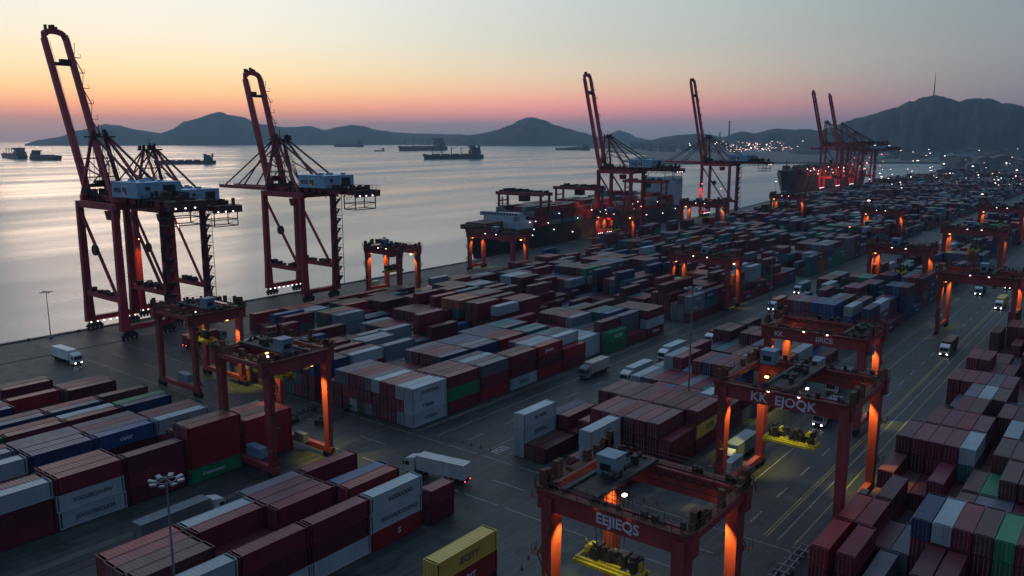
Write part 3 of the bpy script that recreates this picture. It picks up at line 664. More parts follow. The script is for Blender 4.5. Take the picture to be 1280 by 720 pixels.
# ------------------------------------------------------------------ rubber tyred gantries (local: x along yard, y across, origin near-right foot)
def lamp_light(parent, loc, target, energy, color=(1, .80, .10), ang=60, name='floodlight_beam'):
    ld = bpy.data.lights.new(name, 'SPOT'); ld.energy = energy; ld.color = color; ld.spot_size = radians(ang); ld.spot_blend = .8; ld.shadow_soft_size = .25
    o = bpy.data.objects.new(name, ld); col.objects.link(o); o.parent = parent; o.location = loc
    o.rotation_euler = (Vector(target) - Vector(loc)).to_track_quat('-Z', 'Y').to_euler(); return o
def make_rtg(W, S, H, loc, label, text=None, text2=None, detail=2, light=900, trolley_y=.75, spread_z=.55, house=True, spreader=True, near_lamp=True, spread_turn=False, house_at=None, rz=0, legs_lit=None, lk=1.0, work=0):
    t = empty('gantry_crane', loc, rz); tag(t, label, 'gantry crane', 'red rubber tyred gantry cranes in the yard')
    mt = M['rtg']
    lw = 1.15
    for (x, y) in ((0, 0), (W, 0), (0, S), (W, S)):
        MB().bar((x, y, 1.7), (x, y, H - .6), 1.25 * lk, 1.6 * lk, 1.5 * lk, 2.3 * lk, up=(1, 0, 0)).build('leg', mt, t)
    for y in (0, S):
        MB().box(-1.2, W + 1.2, y - .5, y + .5, 1.25, 2.35).build('sill_beam', mt, t)
        bg_ = MB()
        for x in (-.2, W + .2): bg_.box(x - 1.7, x + 1.7, y - .42, y + .42, .75, 1.245)
        bg_.build('wheel_carriage', M['dark'], t)
        for x in (-1.3, .9, W - .9, W + 1.3):
            MB().tube((x, y - .35, .7), (x, y + .35, .7), .7, 14).build('wheel', M['rubber'], t)
    for x in (0, W):
        g = MB().box(x - .7, x + .7, -1.6, S + 1.6, H - 2.35, H + .35).build('girder', mt, t)
        r = MB(); rx = x + (.75 if x else -.75)
        xa, xb = sorted((x + (.71 if x else -.71), x + (1.5 if x else -1.5)))
        r.box(xa, xb, -1.5, S + 1.5, H + .36, H + .42)
        k = int(S / 1.6)
        for i in range(k + 1):
            yy = -1.4 + (S + 2.8) * i / k; xo = xb if x else xa
            r.bar((xo, yy, H + .42), (xo, yy, H + 1.5), .06)
        for zz in (.95, 1.5): r.bar((xb if x else xa, -1.4, H + zz), (xb if x else xa, S + 1.4, H + zz), .05)
        xi2 = x + (.66 if x == 0 else -.66)
        for i in range(k + 1): yy = -1.4 + (S + 2.8) * i / k; r.bar((xi2, yy, H + .36), (xi2, yy, H + 1.4), .06)
        for zz in (.8, 1.4): r.bar((xi2, -1.4, H + zz), (xi2, S + 1.4, H + zz), .05)
        r.build('walkway', M['rtg_brown'], g)
        MB().box(x - .1, x + .1, -1.5, S + 1.5, H + .355, H + .5).build('trolley_rail', M['dark'], g)
        cl = MB(); xs_ = x - .66 if x == 0 else x + .2; xi = x + .75 if x == 0 else x - .75
        for i in range(int(S / 1.1)):      # cabinets, junction boxes and cable loops
            yy = random.uniform(-1, S); a_ = random.uniform(.25, .8); zz = random.uniform(.3, 1.1)
            cl.box(xs_, xs_ + .42, yy, yy + a_, H + .36, H + .36 + zz)
        for i in range(int(S / 1.3)):
            yy = i * 1.3; dz = .5 + .35 * (i % 2)
            cl.bar((xi, yy, H - .1), (xi, yy + .65, H - .1 - dz), .1); cl.bar((xi, yy + .65, H - .1 - dz), (xi, yy + 1.3, H - .1), .1)
        cl.box(min(xi, xi + .12), max(xi, xi + .12), -1, S + 1, H - .06, H + .06)
        for zz in (-.5, -1.5): cl.box(min(xi, xi + .04), max(xi, xi + .04), 0, S, H + zz, H + zz + .08)
        cl.build('cable_festoon', M['dark'], g)
    # cluttered end platforms at the four corners
    for y in (-1.0, S + 1.0):
        p = MB(); s_ = -1 if y < 0 else 1
        p.box(-1.3, W + 1.3, y - .55, y + .55, H + .5, H + .6)
        k = int(W / 1.4)
        for i in range(k + 1):
            xx = -1.2 + (W + 2.4) * i / k; p.bar((xx, y + .5 * s_, H + .6), (xx, y + .5 * s_, H + 1.65), .07)
        for zz in (1.1, 1.65): p.bar((-1.2, y + .5 * s_, H + zz), (W + 1.2, y + .5 * s_, H + zz), .06)
        for i in range(16):
            xx = random.choice([random.uniform(-1.2, 2), random.uniform(W - 3, W + .4), random.uniform(0, W)]); hh = random.uniform(.4, 2.3); ww = random.uniform(.4, 1.1)
            p.box(xx, xx + ww, y - .35, y + .35, H + .61, H + .61 + hh)
        p.build('end_platform', M['rtg_brown'], t)
        c = MB(); c.bar((-.2, y, H - .5), (W + .2, y, H - .5), .5, .8); c.build('tie_beam', mt, t)
    # stair with landings on the near-left and far-right legs
    for (x, y, s_) in ((0, S, 1), (W, 0, -1)):
        st = MB(); nz = 5; xo = x - 1.25 if x == 0 else x + 1.25
        for i in range(nz):
            za = 2.4 + (H - 3) * i / nz; zb = 2.4 + (H - 3) * (i + 1) / nz; ya, yb = (y + .9 * s_, y - .9 * s_) if i % 2 else (y - .9 * s_, y + .9 * s_)
            for q_ in (-.3, .3): st.bar((xo + q_, ya, za), (xo + q_, yb, zb), .08, .16)
            st.box(xo - .55, xo + .55, min(yb, yb + .8 * s_), max(yb, yb + .8 * s_), zb - .06, zb)
            for q_ in (-.5, .5): st.bar((xo + q_, yb + .7 * s_, zb), (xo + q_, yb + .7 * s_, zb + 1.05), .06)
            st.bar((xo - .5, yb + .7 * s_, zb + 1.05), (xo + .5, yb + .7 * s_, zb + 1.05), .06)
        st.build('stairway', M['rtg_brown'], t)
    # engine house on the sill
    MB().box(W * .32, W * .62, S - 2.3 if rz else S + .55, S - .55 if rz else S + 2.0, 2.36, 4.3).build('engine_house', M['cabin'] if house else M['dark'], t)
    cb = MB().box(W * .38, W * .58, .55 if rz else -1.9, 1.7 if rz else -.65, 2.1, 3.9).build('electric_cabinet', M['steel'], t)
    # trolley
    ty = S * trolley_y; tr = MB()
    tr.box(-.4, W + .4, ty - 2.3, ty - 1.7, H + .52, H + .95); tr.box(-.4, W + .4, ty + 1.7, ty + 2.3, H + .52, H + .95)
    tr.box(.5, W - .5, ty - 1.69, ty + 1.69, H + .56, H + .66)
    for i in range(8):
        xx = random.uniform(W * .15, W * .8); yy = ty + random.uniform(-1.4, .8); tr.box(xx, xx + random.uniform(.4, 1.3), yy, yy + random.uniform(.4, 1), H + .67, H + .67 + random.uniform(.5, 1.5))
    for xx in (W * .3, W * .55): tr.tube((xx, ty - .9, H + 1.5), (xx + 1.6, ty - .9, H + 1.5), .45, 12)
    trl = tr.build('trolley', M['dark'], t)
    if house:
        hx, hy = house_at or (W * .02 + .6, ty + .1); h = MB(); h.box(hx, hx + 2.6, hy, hy + 2.5, H + .97, H + 3.3); h.box(hx - .1, hx + 2.7, hy - .1, hy + 2.6, H + 3.305, H + 3.45)
        hh = h.build('trolley_house', M['cabin'], t)
        MB().box(hx - .05, hx - .005, hy + .5, hy + 2.0, H + 1.6, H + 2.5).build('window', M['glass'], hh)
    oc = MB().hexa([(1.2, ty - 3.6, H - 3.4), (3.1, ty - 3.6, H - 3.4), (3.1, ty - 2.1, H - 3.4), (1.2, ty - 2.1, H - 3.4)], [(.8, ty - 3.7, H - 1.35), (3.2, ty - 3.7, H - 1.35), (3.2, ty - 2.0, H - 1.35), (.8, ty - 2.0, H - 1.35)]).build('operator_cab', M['cabin'], t)
    MB().hexa([(1.1, ty - 3.4, H - 2.9), (1.14, ty - 3.4, H - 2.9), (1.14, ty - 2.3, H - 2.9), (1.1, ty - 2.3, H - 2.9)], [(.78, ty - 3.4, H - 1.7), (.82, ty - 3.4, H - 1.7), (.82, ty - 2.3, H - 1.7), (.78, ty - 2.3, H - 1.7)]).build('window', M['glass'], oc)
    if spreader:
        zs = H * spread_z; sx0 = W / 2 - 4.5; sx1 = W / 2 + 4.5
        sp = MB(); sp.box(sx0, sx1, ty - 1.15, ty - .8, zs, zs + .35); sp.box(sx0, sx1, ty + .8, ty + 1.15, zs, zs + .35)
        for x in (sx0, sx1 - .35): sp.box(x, x + .35, ty - 1.3, ty + 1.3, zs - .02, zs + .37)
        sp.box(W / 2 - 1.8, W / 2 + 1.8, ty - .79, ty + .79, zs + .05, zs + .6)
        for x in (W / 2 - 3.2, W / 2 + 2.7): sp.box(x, x + .5, ty - .79, ty + .79, zs + .1, zs + .5)
        for x in (sx0, sx1 - .4):
            for yy in (-1.45, 1.15): sp.box(x, x + .4, ty + yy, ty + yy + .3, zs - .6, zs - .021)
        so_ = sp.build('spreader', M['yellow'], t)
        if spread_turn: so_.matrix_local = Matrix.Translation((W / 2, ty, 0)) @ Matrix.Rotation(pi / 2, 4, 'Z') @ Matrix.Translation((-W / 2, -ty, 0))
        ex = MB()
        for x in (-4.2, -1.4, 2.9):
            ex.box(W / 2 + x, W / 2 + x + .8, ty - .6, ty + .3, zs + .62, zs + random.uniform(1.0, 1.9)); ex.bar((W / 2 + x, ty - 1, zs + .4), (W / 2 + x + .9, ty - .2, zs + 2.3), .22)
        ex.box(sx0 - .1, sx1 + .1, ty - 1.6, ty - 1.2, zs - .3, zs + .1); ex.box(sx0 - .1, sx1 + .1, ty + 1.2, ty + 1.6, zs - .3, zs + .1); ex.build('spreader_arms', M['yellow'], so_)
        hb = MB(); hb.box(W / 2 - 2.4, W / 2 + 2.4, ty - .55, ty + .55, zs + 1.15, zs + 1.5)
        for x in (-1.9, -.5, .9): hb.tube((W / 2 + x, ty - .5, zs + 1.9), (W / 2 + x, ty + .5, zs + 1.9), .42, 10)
        for i in range(22):
            xx = W / 2 + random.uniform(-4.2, 3.6); hb.box(xx, xx + random.uniform(.3, .9), ty - random.uniform(.2, 1.2), ty + random.uniform(.1, 1.1), zs + .61, zs + random.uniform(.8, 2.6))
        for i in range(8):
            xx = W / 2 + random.uniform(-4, 3); hb.bar((xx, ty - 1.1, zs + .5), (xx + random.uniform(-.6, 1.2), ty + .6, zs + 2.6), .16)
        for x in (-3.6, 3.6): hb.bar((W / 2 + x, ty, zs + .4), (W / 2 + x * .6, ty, zs + 1.2), .22)
        hb.build('head_block', M['dark'], so_)
        yb = MB()
        for i in range(6):
            xx = W / 2 + random.uniform(-3.4, 3); yb.box(xx, xx + random.uniform(.4, .9), ty + random.uniform(-1.1, -.6), ty + random.uniform(.2, .7), zs + 1.52, zs + random.uniform(1.7, 2.3))
        yb.build('guide_arms', M['yellow'], so_)
        rp = MB()
        for x in (-2.2, -1.2, 1.2, 2.2):
            for yy in (-.5, .5): rp.bar((W / 2 + x, ty + yy, zs + 1.5), (W / 2 + x * 1.3, ty + yy * 2, H + .5), .07)
        rp.build('hoist_rope', M['rope'], t)
        if work:
            for dy in (-3.4, 3.0):
                MB().box(W * .3, W * .3 + .5, ty + dy, ty + dy + .4, H - .3, H - .05).build('work_lamp', M['lamp_white'], t); lamp_light(t, (W * .3 + .25, ty + dy + .2, H - .5), (W / 2, ty, zs), work, (1, .93, .62), 45)
    # lamps
    for (lp_, tg_, k_) in (legs_lit or []):
        MB().box(lp_[0] - .25, lp_[0] + .25, lp_[1] - .25, lp_[1] + .25, H - 2.65, H - 2.36).build('floodlight', M['lamp_orange'], t)
        lamp_light(t, (lp_[0], lp_[1], H - 2.8), (tg_[0], tg_[1], H * .3), light * k_ * .9)
    if light and not legs_lit:
        for (yy, ly) in ((S, S - 1.3), (0, 1.3)):
            MB().box(W - 2.55, W - 2.05, ly - .3, ly + .3, H - 2.65, H - 2.36).build('floodlight', M['lamp_orange'], t)
            lamp_light(t, (W - 2.3, ly, H - 2.8), (W, yy, H * .30), light * .8)
        if near_lamp:
            MB().box(.55, .85, S - 1.6, S - 1.1, H - 2.65, H - 2.36).build('floodlight', M['lamp_orange'], t)
            lamp_light(t, (.7, S - 2.2, H - 2.9), (.2, S, H * .5), light * .35)
        ml = MB()
        for q_ in range(2): ml.box(-.9, -.72, S * (.35 + .25 * q_), S * (.35 + .25 * q_) + .35, H + .05, H + .22)
        ml.build('work_lamp', M['lamp_white'], t)
    if text:
        for s_, size, y in text: lettering(t, s_, size, (-.72, y, H - 1.1 - size * .36), FACE_U, M['letter'])
    return t
random.seed(5)
R_F = make_rtg(14, 17, 21, (74, 35.5, 0), 'nearest red gantry crane at the bottom of the photo, garbled white lettering on its beam', [('EEJIEQS', 1.7, 10.4)], light=16000, trolley_y=.76, spread_z=.46, spread_turn=True, house_at=(5.5, 11.8), work=1500)
R_2 = make_rtg(18, 20, 21, (127.5, 34.5, 0), 'second gantry crane, lettered KK EJOOK, with yellow spreader hanging over the marked lane', [('KK  EJOQK', 2.2, 15.2)], light=16000, trolley_y=.56, spread_z=.47, spread_turn=True, house_at=(12, 16.2), work=1800)
R_3 = make_rtg(12, 20, 20.5, (175, 45, 0), 'third gantry crane behind the KK EJOOK one, white truck below its beam', [('KK', 1.5, 18.6), ('IIRCE', 1.6, 9.6)], light=16000, trolley_y=.1, spread_z=.8, house=False, spreader=False)
R_L = make_rtg(15, 13, 22, (97, 122.5, 0), 'red gantry crane at the cross road with one leg lit bright orange, left centre', None, light=12000, trolley_y=.5, spread_z=.80, lk=.8, work=1200, rz=pi / 2, legs_lit=[((.3, 3.2), (0, 0), 1.3), ((14.6, 3.0), (15, 0), .35)])
R_LL = make_rtg(16, 12.5, 20, (114.5, 178, 0), 'red gantry crane standing in front of the leftmost quay cranes, yellow spreader below', None, light=12000, trolley_y=.45, spread_z=.6, lk=.8, work=1200, rz=pi / 2, legs_lit=[((.3, 3.2), (0, 0), 1.3), ((15.6, 3.0), (16, 0), .3)])
R_4 = make_rtg(10, 18, 19, (219, 229, 0), 'free-standing gantry crane on the quay right of the second quay crane', None, light=10000, trolley_y=.5, spread_z=.5)
R_5 = make_rtg(10, 26, 18, (289, 228, 0), 'gantry crane between the quay and the bow of the moored ship', None, light=8000, trolley_y=.4, spread_z=.6, spreader=False)
def sub_rtg(src, loc, scale, label):
    c = copy_tree(src); c.location = loc; c.scale = scale; c['label'] = label; return c
subs = [(R_4, (402, 236, 0), (1, 1.1, 1), 'gantry crane under the third quay crane, its left legs lit orange'),
        (R_4, (503, 226, 0), (1, 1.4, 1), 'gantry crane at the foot of the fourth quay crane, one leg lit orange'),
        (R_4, (594, 205, 0), (1, 1.1, 1.05), 'gantry crane beside the lone bright lamp mast near the water'),
        (R_5, (276, 119, 0), (1, .85, 1.05), 'gantry crane with orange-lit legs between the central stacks and the far yard'),
        (R_4, (338, 67, 0), (1.1, 1.1, 1.05), 'gantry crane with bright orange-lit left legs over pale stacks, right of centre'),
        (R_5, (285, 31, 0), (1.4, .78, 1.1), 'dark red gantry crane spanning the marked lane near the right edge'),
        (R_4, (428, 54, 0), (1, 1.3, 1.05), 'gantry crane beyond the lane near the right edge, pink-lit leg'),
        (R_4, (560, 62, 0), (1, 1.2, 1.1), 'small distant gantry crane with orange-lit leg by the right edge'),
        (R_4, (520, 120, 0), (1, 1.1, 1), 'distant dark gantry crane in the middle of the far yard')]
for s_ in subs: sub_rtg(*s_)

# ------------------------------------------------------------------ ship to shore cranes (local: x along quay, y towards the sea, landside rail at 0)
def arc_bar(mb, p, q, r, w):    # U-shaped tip joining two boom girders
    p = Vector(p); q = Vector(q)
    return mb
def make_sts(loc, scale, label, mode, boomL=54, lean=13, house=True, lit=None, stubs=False):
    t = empty('quay_crane', loc, 0, scale); tag(t, label, 'quay crane', 'red ship to shore cranes along the quay')
    X, Y, HB = 15.0, 23.0, 41.5; mt = M['crane']; dk = M['crane_dark']
    for x in (0, X):
        for y in (0, Y):
            MB().bar((x, y, 3), (x, y, 13), 2.9, 1.9, 2.2, 1.7, up=(0, 1, 0)).bar((x, y, 13), (x, y, HB), 2.2, 1.7, 1.9, 1.6, up=(0, 1, 0)).build('leg', mt, t)
    for y in (0, Y):
        MB().box(.8, X - .8, y - .75, y + .75, 3.0, 4.6).build('sill_beam', mt, t)
        for x in (-1.2, X + 1.2 - 5):
            bb = MB(); bb.hexa([(x, y - .6, 1.6), (x + 5, y - .6, 1.6), (x + 5, y + .6, 1.6), (x, y + .6, 1.6)], [(x + 1.4, y - .6, 3.0), (x + 3.6, y - .6, 3.0), (x + 3.6, y + .6, 3.0), (x + 1.4, y + .6, 3.0)])
            for q_ in range(4): bb.box(x + q_ * 1.35 - .1, x + q_ * 1.35 + 1.05, y - .55, y + .55, .9, 1.59)
            bb.build('bogie', M['dark'], t)
        for x in (-1.2, X - 3.8):
            for q_ in range(4): MB().tube((x + q_ * 1.35 + .45, y - .3, .45), (x + q_ * 1.35 + .45, y + .3, .45), .44, 10).build('wheel', M['dark'], t)
    for x in (0, X):
        MB().bar((x, 0, 12.6), (x, Y, 12.6), 1.3, 1.7).build('portal_beam', mt, t)
        c = MB()
        for i in range(7): yy = random.uniform(3, Y - 5); c.box(x - .9, x + .9, yy, yy + random.uniform(.8, 2.2), 13.46, 13.46 + random.uniform(.6, 1.8))
        c.bar((x - .8, 1, 14.6), (x - .8, Y - 1, 14.6), .07); c.build('equipment', dk, t)
        MB().bar((x, Y - .6, HB - 2.5), (x, 3.2, 13.4), .75, .75).build('diagonal_brace', mt, t)
        MB().box(x - .7, x + .7, -2, Y + 1.2, HB - 1.2, HB + .8).build('top_beam', mt, t)
    for y in (0, Y): MB().box(.71, X - .71, y - .65, y + .65, HB - 1.1, HB + .7).build('cross_beam', mt, t)
    MB().box(.71, X - .71, Y - .8, Y + .8, HB + .81, HB + 2.6).build('hinge_beam', mt, t)
    # back-reach girders
    for x in (3.6, 10.8):
        g = MB().box(x - .6, x + .6, -28, Y + 1.2, HB + .85, HB + 2.5).build('girder', mt, t)
        r = MB(); xo = x - 1.6 if x < 7 else x + 1.6
        r.box(min(x, xo), max(x, xo), -28, Y, HB + 2.52, HB + 2.6)
        for i in range(22): yy = -28 + 51 * i / 21; r.bar((xo, yy, HB + 2.6), (xo, yy, HB + 3.8), .08)
        for zz in (3.2, 3.8): r.bar((xo, -28, HB + zz), (xo, Y, HB + zz), .07)
        r.build('walkway', dk, g)
        fs = MB(); xf = x - .9 if x < 7 else x + .9
        for i in range(24):
            yy = -26 + i * 2.0; fs.bar((xf, yy, HB + .8), (xf, yy + 1, HB - .3 - .5 * (i % 2)), .12); fs.bar((xf, yy + 1, HB - .3 - .5 * (i % 2)), (xf, yy + 2, HB + .8), .12)
        for i in range(14): yy = random.uniform(-27, 20); fs.box(xf - .3, xf + .3, yy, yy + random.uniform(.4, 1.3), HB + .9, HB + random.uniform(1.4, 3.6))
        fs.build('cable_festoon', M['dark'], g)
    # cluttered tail end with hanging maintenance frame
    c = MB()
    c.box(1.5, 13, -29.2, -28.1, HB + .2, HB + 2.4); c.box(1.2, 13.4, -29.2, -14, HB + 2.53, HB + 2.62)
    for i in range(24):
        xx = random.uniform(2, 11); yy = random.uniform(-29, -14); c.box(xx, xx + random.uniform(.5, 1.6), yy, yy + random.uniform(.5, 1.5), HB + 2.6, HB + 2.62 + random.uniform(.5, 2.6))
    for x in (2.5, 12):
        for y in (-27.5, -21.5): c.bar((x, y, HB + .8), (x, y, HB - 4.4), .28)
        for zz in (-4.4, -2.2): c.bar((x, -27.5, HB + zz), (x, -21.5, HB + zz), .25)
        c.bar((x, -27.5, HB - 2.2), (x, -21.5, HB - 4.4), .14)
    for y in (-27.5, -21.5):
        for zz in (-4.4, -2.2): c.bar((2.5, y, HB + zz), (12, y, HB + zz), .28)
    for i in range(6): c.bar((1.2, -29 + i * 2.9, HB + 2.6), (1.2, -29 + i * 2.9, HB + 4), .1)
    c.bar((1.2, -29, HB + 4), (1.2, -14, HB + 4), .1); c.bar((13.4, -29, HB + 4), (13.4, -14, HB + 4), .1)
    c.build('tail_platform', dk, t)
    # A-frame
    ap = Y - 1.5; zt = 62.0
    for s_ in (0, 1):
        xb = 1.2 if s_ == 0 else X - 1.2; xt = 5.4 if s_ == 0 else X - 5.4
        MB().bar((xb, Y, HB + 2.6), (xt, ap + .8, zt), 1.0, 1.0, .8, .8).build('mast_leg', mt, t)
        MB().bar((xb, 3, HB + .8), (xt, ap - 1, zt), .8, .8, .7, .7).build('mast_brace', mt, t)
        MB().bar((xt, ap - 1.5, zt + .4), (xt - (1.2 if s_ == 0 else -1.2), -14, HB + 2.4), .55, .55).build('backstay', dk, t)
        MB().bar((xb, Y - .3, HB + 12), (xb + (1.4 if s_ == 0 else -1.4), 9.5, HB + 8), .35).build('mast_tie', mt, t)
    c = MB(); c.box(3.5, 11.5, ap - 2.4, ap + 2, zt, zt + .5)
    for i in range(9): xx = random.uniform(3.6, 10.4); yy = ap + random.uniform(-2.2, 1.2); c.box(xx, xx + random.uniform(.4, 1.1), yy, yy + .7, zt + .51, zt + .51 + random.uniform(.6, 2.2))
    for y in (ap - 2.3, ap + 1.9):
        for zz in (1.1, 1.7): c.bar((3.6, y, zt + zz), (11.4, y, zt + zz), .09)
    c.bar((7.5, ap, zt + .5), (7.5, ap, zt + 4.2), .18)
    c.build('mast_platform', dk, t)
    r = MB()
    for i in range(5):      # ladder up the mast with resting cages
        z0_ = HB + 3 + i * 3.6; r.box(X - 2.2 - i * .7, X - .8 - i * .7, Y - 2.2, Y - .9, z0_, z0_ + .12); r.bar((X - 1.6 - i * .7, Y - 1.5, z0_), (X - 2.3 - i * .7, Y - 1.5, z0_ + 3.6), .14)
    for k_ in range(8): r.bar((4 + k_ * .9, ap - 1.2, zt), (4 + k_ * .9, 4.5 + k_ * 1.3, HB + 3), .1)
    for k_ in range(5): r.bar((4.5 + k_ * 1.4, ap + 1, zt), (4 + k_ * 1.6, Y + .5, HB + 3), .12); r.box(1 + k_ * 2.4, 2.2 + k_ * 2.4, Y - 3.5, Y - 1.2, HB + 2.6, HB + random.uniform(3.2, 5.2))
    for zz in (8, 14): r.bar((2.4, Y - .2, HB + zz), (12.6, Y - .2, HB + zz), .4)
    r.bar((2.2, Y - .2, HB + 3), (11.4, Y - .2, HB + 14), .28); r.bar((12.8, Y - .2, HB + 3), (3.6, Y - .2, HB + 14), .28)
    r.build('ladder', dk, t)
    # boom(s)
    def boom(p0, p1, tipround, nm='boom'):
        p0 = Vector(p0); p1 = Vector(p1); d = p1 - p0; Ln = d.length; dn = d.normalized()
        b = MB()
        for x in (3.9, 10.9):
            b.bar((x, p0.y, p0.z), tuple(Vector((x, p0.y, p0.z)) + dn * (Ln - 2.5)), 1.7, 1.9, 1.5, 1.7, up=(1, 0, 0))
        # rounded portal tip
        cpt = Vector((7.4, p0.y, p0.z)) + dn * (Ln - 2.5); pr = None
        for i in range(9):
            a = pi * i / 8; q_ = cpt + Vector((-3.5 * cos(a), 0, 0)) + dn * (2.7 * sin(a) ** .7)
            if pr is not None: b.bar(tuple(pr), tuple(q_ + (q_ - pr) * .12), 1.5, 1.7)
            pr = q_
        bo = b.build(nm, mt, t)
        c = MB()
        for fr in (.06, .8):
            q_ = p0 + dn * Ln * fr; c.bar((4.5, q_.y, q_.z), (10.3, q_.y, q_.z), .8, 1.1)
            for i in range(3): xx = random.uniform(4.6, 9); c.box(xx, xx + .9, q_.y - .9, q_.y + .9, q_.z + .1, q_.z + 1.6)
        c.build('boom_tie', dk, bo)
        r = MB(); up_ = abs(dn.z) > .5; k_ = 9
        for i in range(k_):
            q_ = p0 + dn * Ln * (.08 + .86 * i / k_)
            if up_:
                r.box(11.5, 13.6, q_.y - 1.1, q_.y + .7, q_.z, q_.z + .14); q2 = p0 + dn * Ln * (.08 + .86 * (i + 1) / k_)
                r.bar((13.2 if i % 2 else 11.7, q_.y - .3, q_.z), (11.7 if i % 2 else 13.2, q2.y - .3, q2.z), .12, .3)
                r.bar((13.5, q_.y - 1, q_.z), (13.5, q_.y - 1, q_.z + 1.2), .09); r.bar((13.5, q_.y - 1, q_.z + 1.2), (13.5, q_.y + .6, q_.z + 1.2), .09)
                r.bar((5, q_.y - .6, q_.z), (5.2, q2.y - .6, q2.z), .08)
            else:
                r.bar((12.3, q_.y, q_.z + .8), (12.3, q_.y, q_.z + 2), .08); r.box(11.5, 12.4, q_.y, q_.y + Ln * .86 / k_, q_.z + .72, q_.z + .8)
        q_ = p0 + dn * (Ln + .3)
        for i in range(6): xx = 4 + random.uniform(0, 6); r.box(xx, xx + .6, q_.y - .6, q_.y + .5, q_.z - .2, q_.z + random.uniform(.8, 2))
        r.build('boom_walkway', dk, bo)
        return bo
    if mode in ('up', 'both'): boom((0, Y + 1.8, HB + 2.0), (0, Y + 1.8 + lean, HB + 1 + boomL), True)
    if mode == 'both':
        e = Y + 36
        b = MB()
        for x in (3.6, 10.8): b.box(x - .5, x + .5, Y + 1.3, e, HB + .6, HB + 1.9)
        for k_ in range(8): b.box(4.2, 10.2, Y + 4 + k_ * 4.4, Y + 4.5 + k_ * 4.4, HB + .8, HB + 1.5)
        b.build('outreach_beam', mt, t)
        r = MB()
        for i in range(14): yy = Y + 2 + 33 * i / 13; r.bar((2.9, yy, HB + 1.9), (2.9, yy, HB + 3.1), .08)
        r.bar((2.9, Y + 2, HB + 3.1), (2.9, e, HB + 3.1), .07); r.build('walkway', dk, t)
        for x in (5.4, X - 5.4):
            for yy in (Y + 33, Y + 20): MB().bar((x, ap + 1.5, zt), (x - (1 if x < 7 else -1), yy, HB + 1.9), .42).build('forestay', dk, t)
    if mode == 'down':
        boom((0, Y + 1.8, HB + 1.7), (0, Y + 1.8 + boomL, HB + 1.7), True)
        for x in (5.4, X - 5.4):
            for yy in (Y + boomL * .8, Y + boomL * .45): MB().bar((x, ap + 1.5, zt), (x, yy, HB + 2.4), .42).build('forestay', dk, t)
    # machine house
    if house:
        h = MB().box(.6, X - .6, -13.2, 2.0, HB + 2.9, HB + 7.3).build('machine_house', M['house'], t)
        p = MB(); p.box(.5, X - .5, -13.3, 2.1, HB + 7.31, HB + 7.5)
        for i in range(6): xx = random.uniform(1, 12); yy = random.uniform(-12, 0); p.box(xx, xx + 1.2, yy, yy + 1.2, HB + 7.51, HB + 7.51 + random.uniform(.4, 1.1))
        p.build('roof', M['house'], h)
        p = MB(); p.box(.53, .58, -7.5, -4.4, HB + 3.4, HB + 6.4); p.build('logo_panel', M['letter'], h)
        p = MB(); p.box(.48, .525, -7.1, -6.1, HB + 3.8, HB + 6.0); p.box(.48, .525, -5.8, -4.8, HB + 4.4, HB + 6.0); p.build('logo_mark', M['hull_red'], h)
        p = MB(); p.box(8.6, 12.6, -13.29, -13.21, HB + 3.4, HB + 6.6); p.box(3.2, 4.6, -13.29, -13.21, HB + 5.2, HB + 6.3); p.build('louvre', M['dark'], h)
        lettering(h, 'EREX', 1.8, (.50, -1.4 + 1.8, HB + 4.4), FACE_U, M['hull_red'])
    # stair tower wrapped round the landside leg
    r = MB(); nz = 9
    for i in range(nz):
        za = 4.6 + (HB - 7) * i / nz; zb = 4.6 + (HB - 7) * (i + 1) / nz
        r.box(X - 1.9, X + 2.2, -2.3, -.9, zb - .15, zb); r.box(X + .9, X + 2.3, -.89, 2.0, zb - .15, zb)
        r.bar((X - 1.7, -1.5, za), (X + 2.0, -1.5, zb) if i % 2 == 0 else (X - 1.7, -1.5, zb), .3, .9)
        r.bar((X + 2.1, -2.2, zb + 1.1), (X - 1.8, -2.2, zb + 1.1), .09); r.bar((X + 2.25, 1.9, zb + 1.1), (X + 2.25, -2.2, zb + 1.1), .09)
        r.bar((X + 1.7, 1.6, za), (X + 1.7, -1.6, zb), .2, .7)
    for (a, b_) in ((X - 1.9, -2.3), (X + 2.3, -2.3), (X + 2.3, 2)): r.bar((a, b_, 4.6), (a, b_, HB - 1), .16)
    r.build('stair_tower', dk, t)
    # trolley, cab, cable reel
    c = MB(); c.box(3.2, 11.2, 13.5, 18.5, HB - .4, HB + .8)
    for i in range(6): xx = random.uniform(3.4, 10); yy = 13.5 + random.uniform(0, 4); c.box(xx, xx + 1, yy, yy + 1, HB - 1.6, HB - .41)
    tro = c.build('trolley', M['dark'], t)
    oc = MB().hexa([(1.4, 6, HB - 4.6), (4.4, 6, HB - 4.6), (4.4, 8.6, HB - 4.6), (1.4, 8.6, HB - 4.6)], [(1.0, 5.6, HB - 1.8), (4.6, 5.6, HB - 1.8), (4.6, 9, HB - 1.8), (1.0, 9, HB - 1.8)]).build('operator_cab', mt, t)
    c = MB(); c.bar((2, 7, HB - 1.8), (2, 7, HB + .8), .3); c.bar((4, 7, HB - 1.8), (4, 7, HB + .8), .3); c.build('cab_hanger', mt, oc)
    MB().tube((-1.1, 11.5, 27.5), (-2.0, 11.5, 27.5), 1.7, 14).build('cable_reel', dk, t)
    # small lamps
    p = MB()
    for i in range(8): p.box(-.3 + i * 2.1, -.05 + i * 2.1, Y - 1.1, Y - .8, 2.6, 2.85)
    for i in range(3): p.box(3 + i * 3, 3.3 + i * 3, -29.35, -29.21, HB + .5, HB + .8)
    p.build('work_lamp', M['lamp_town'], t)
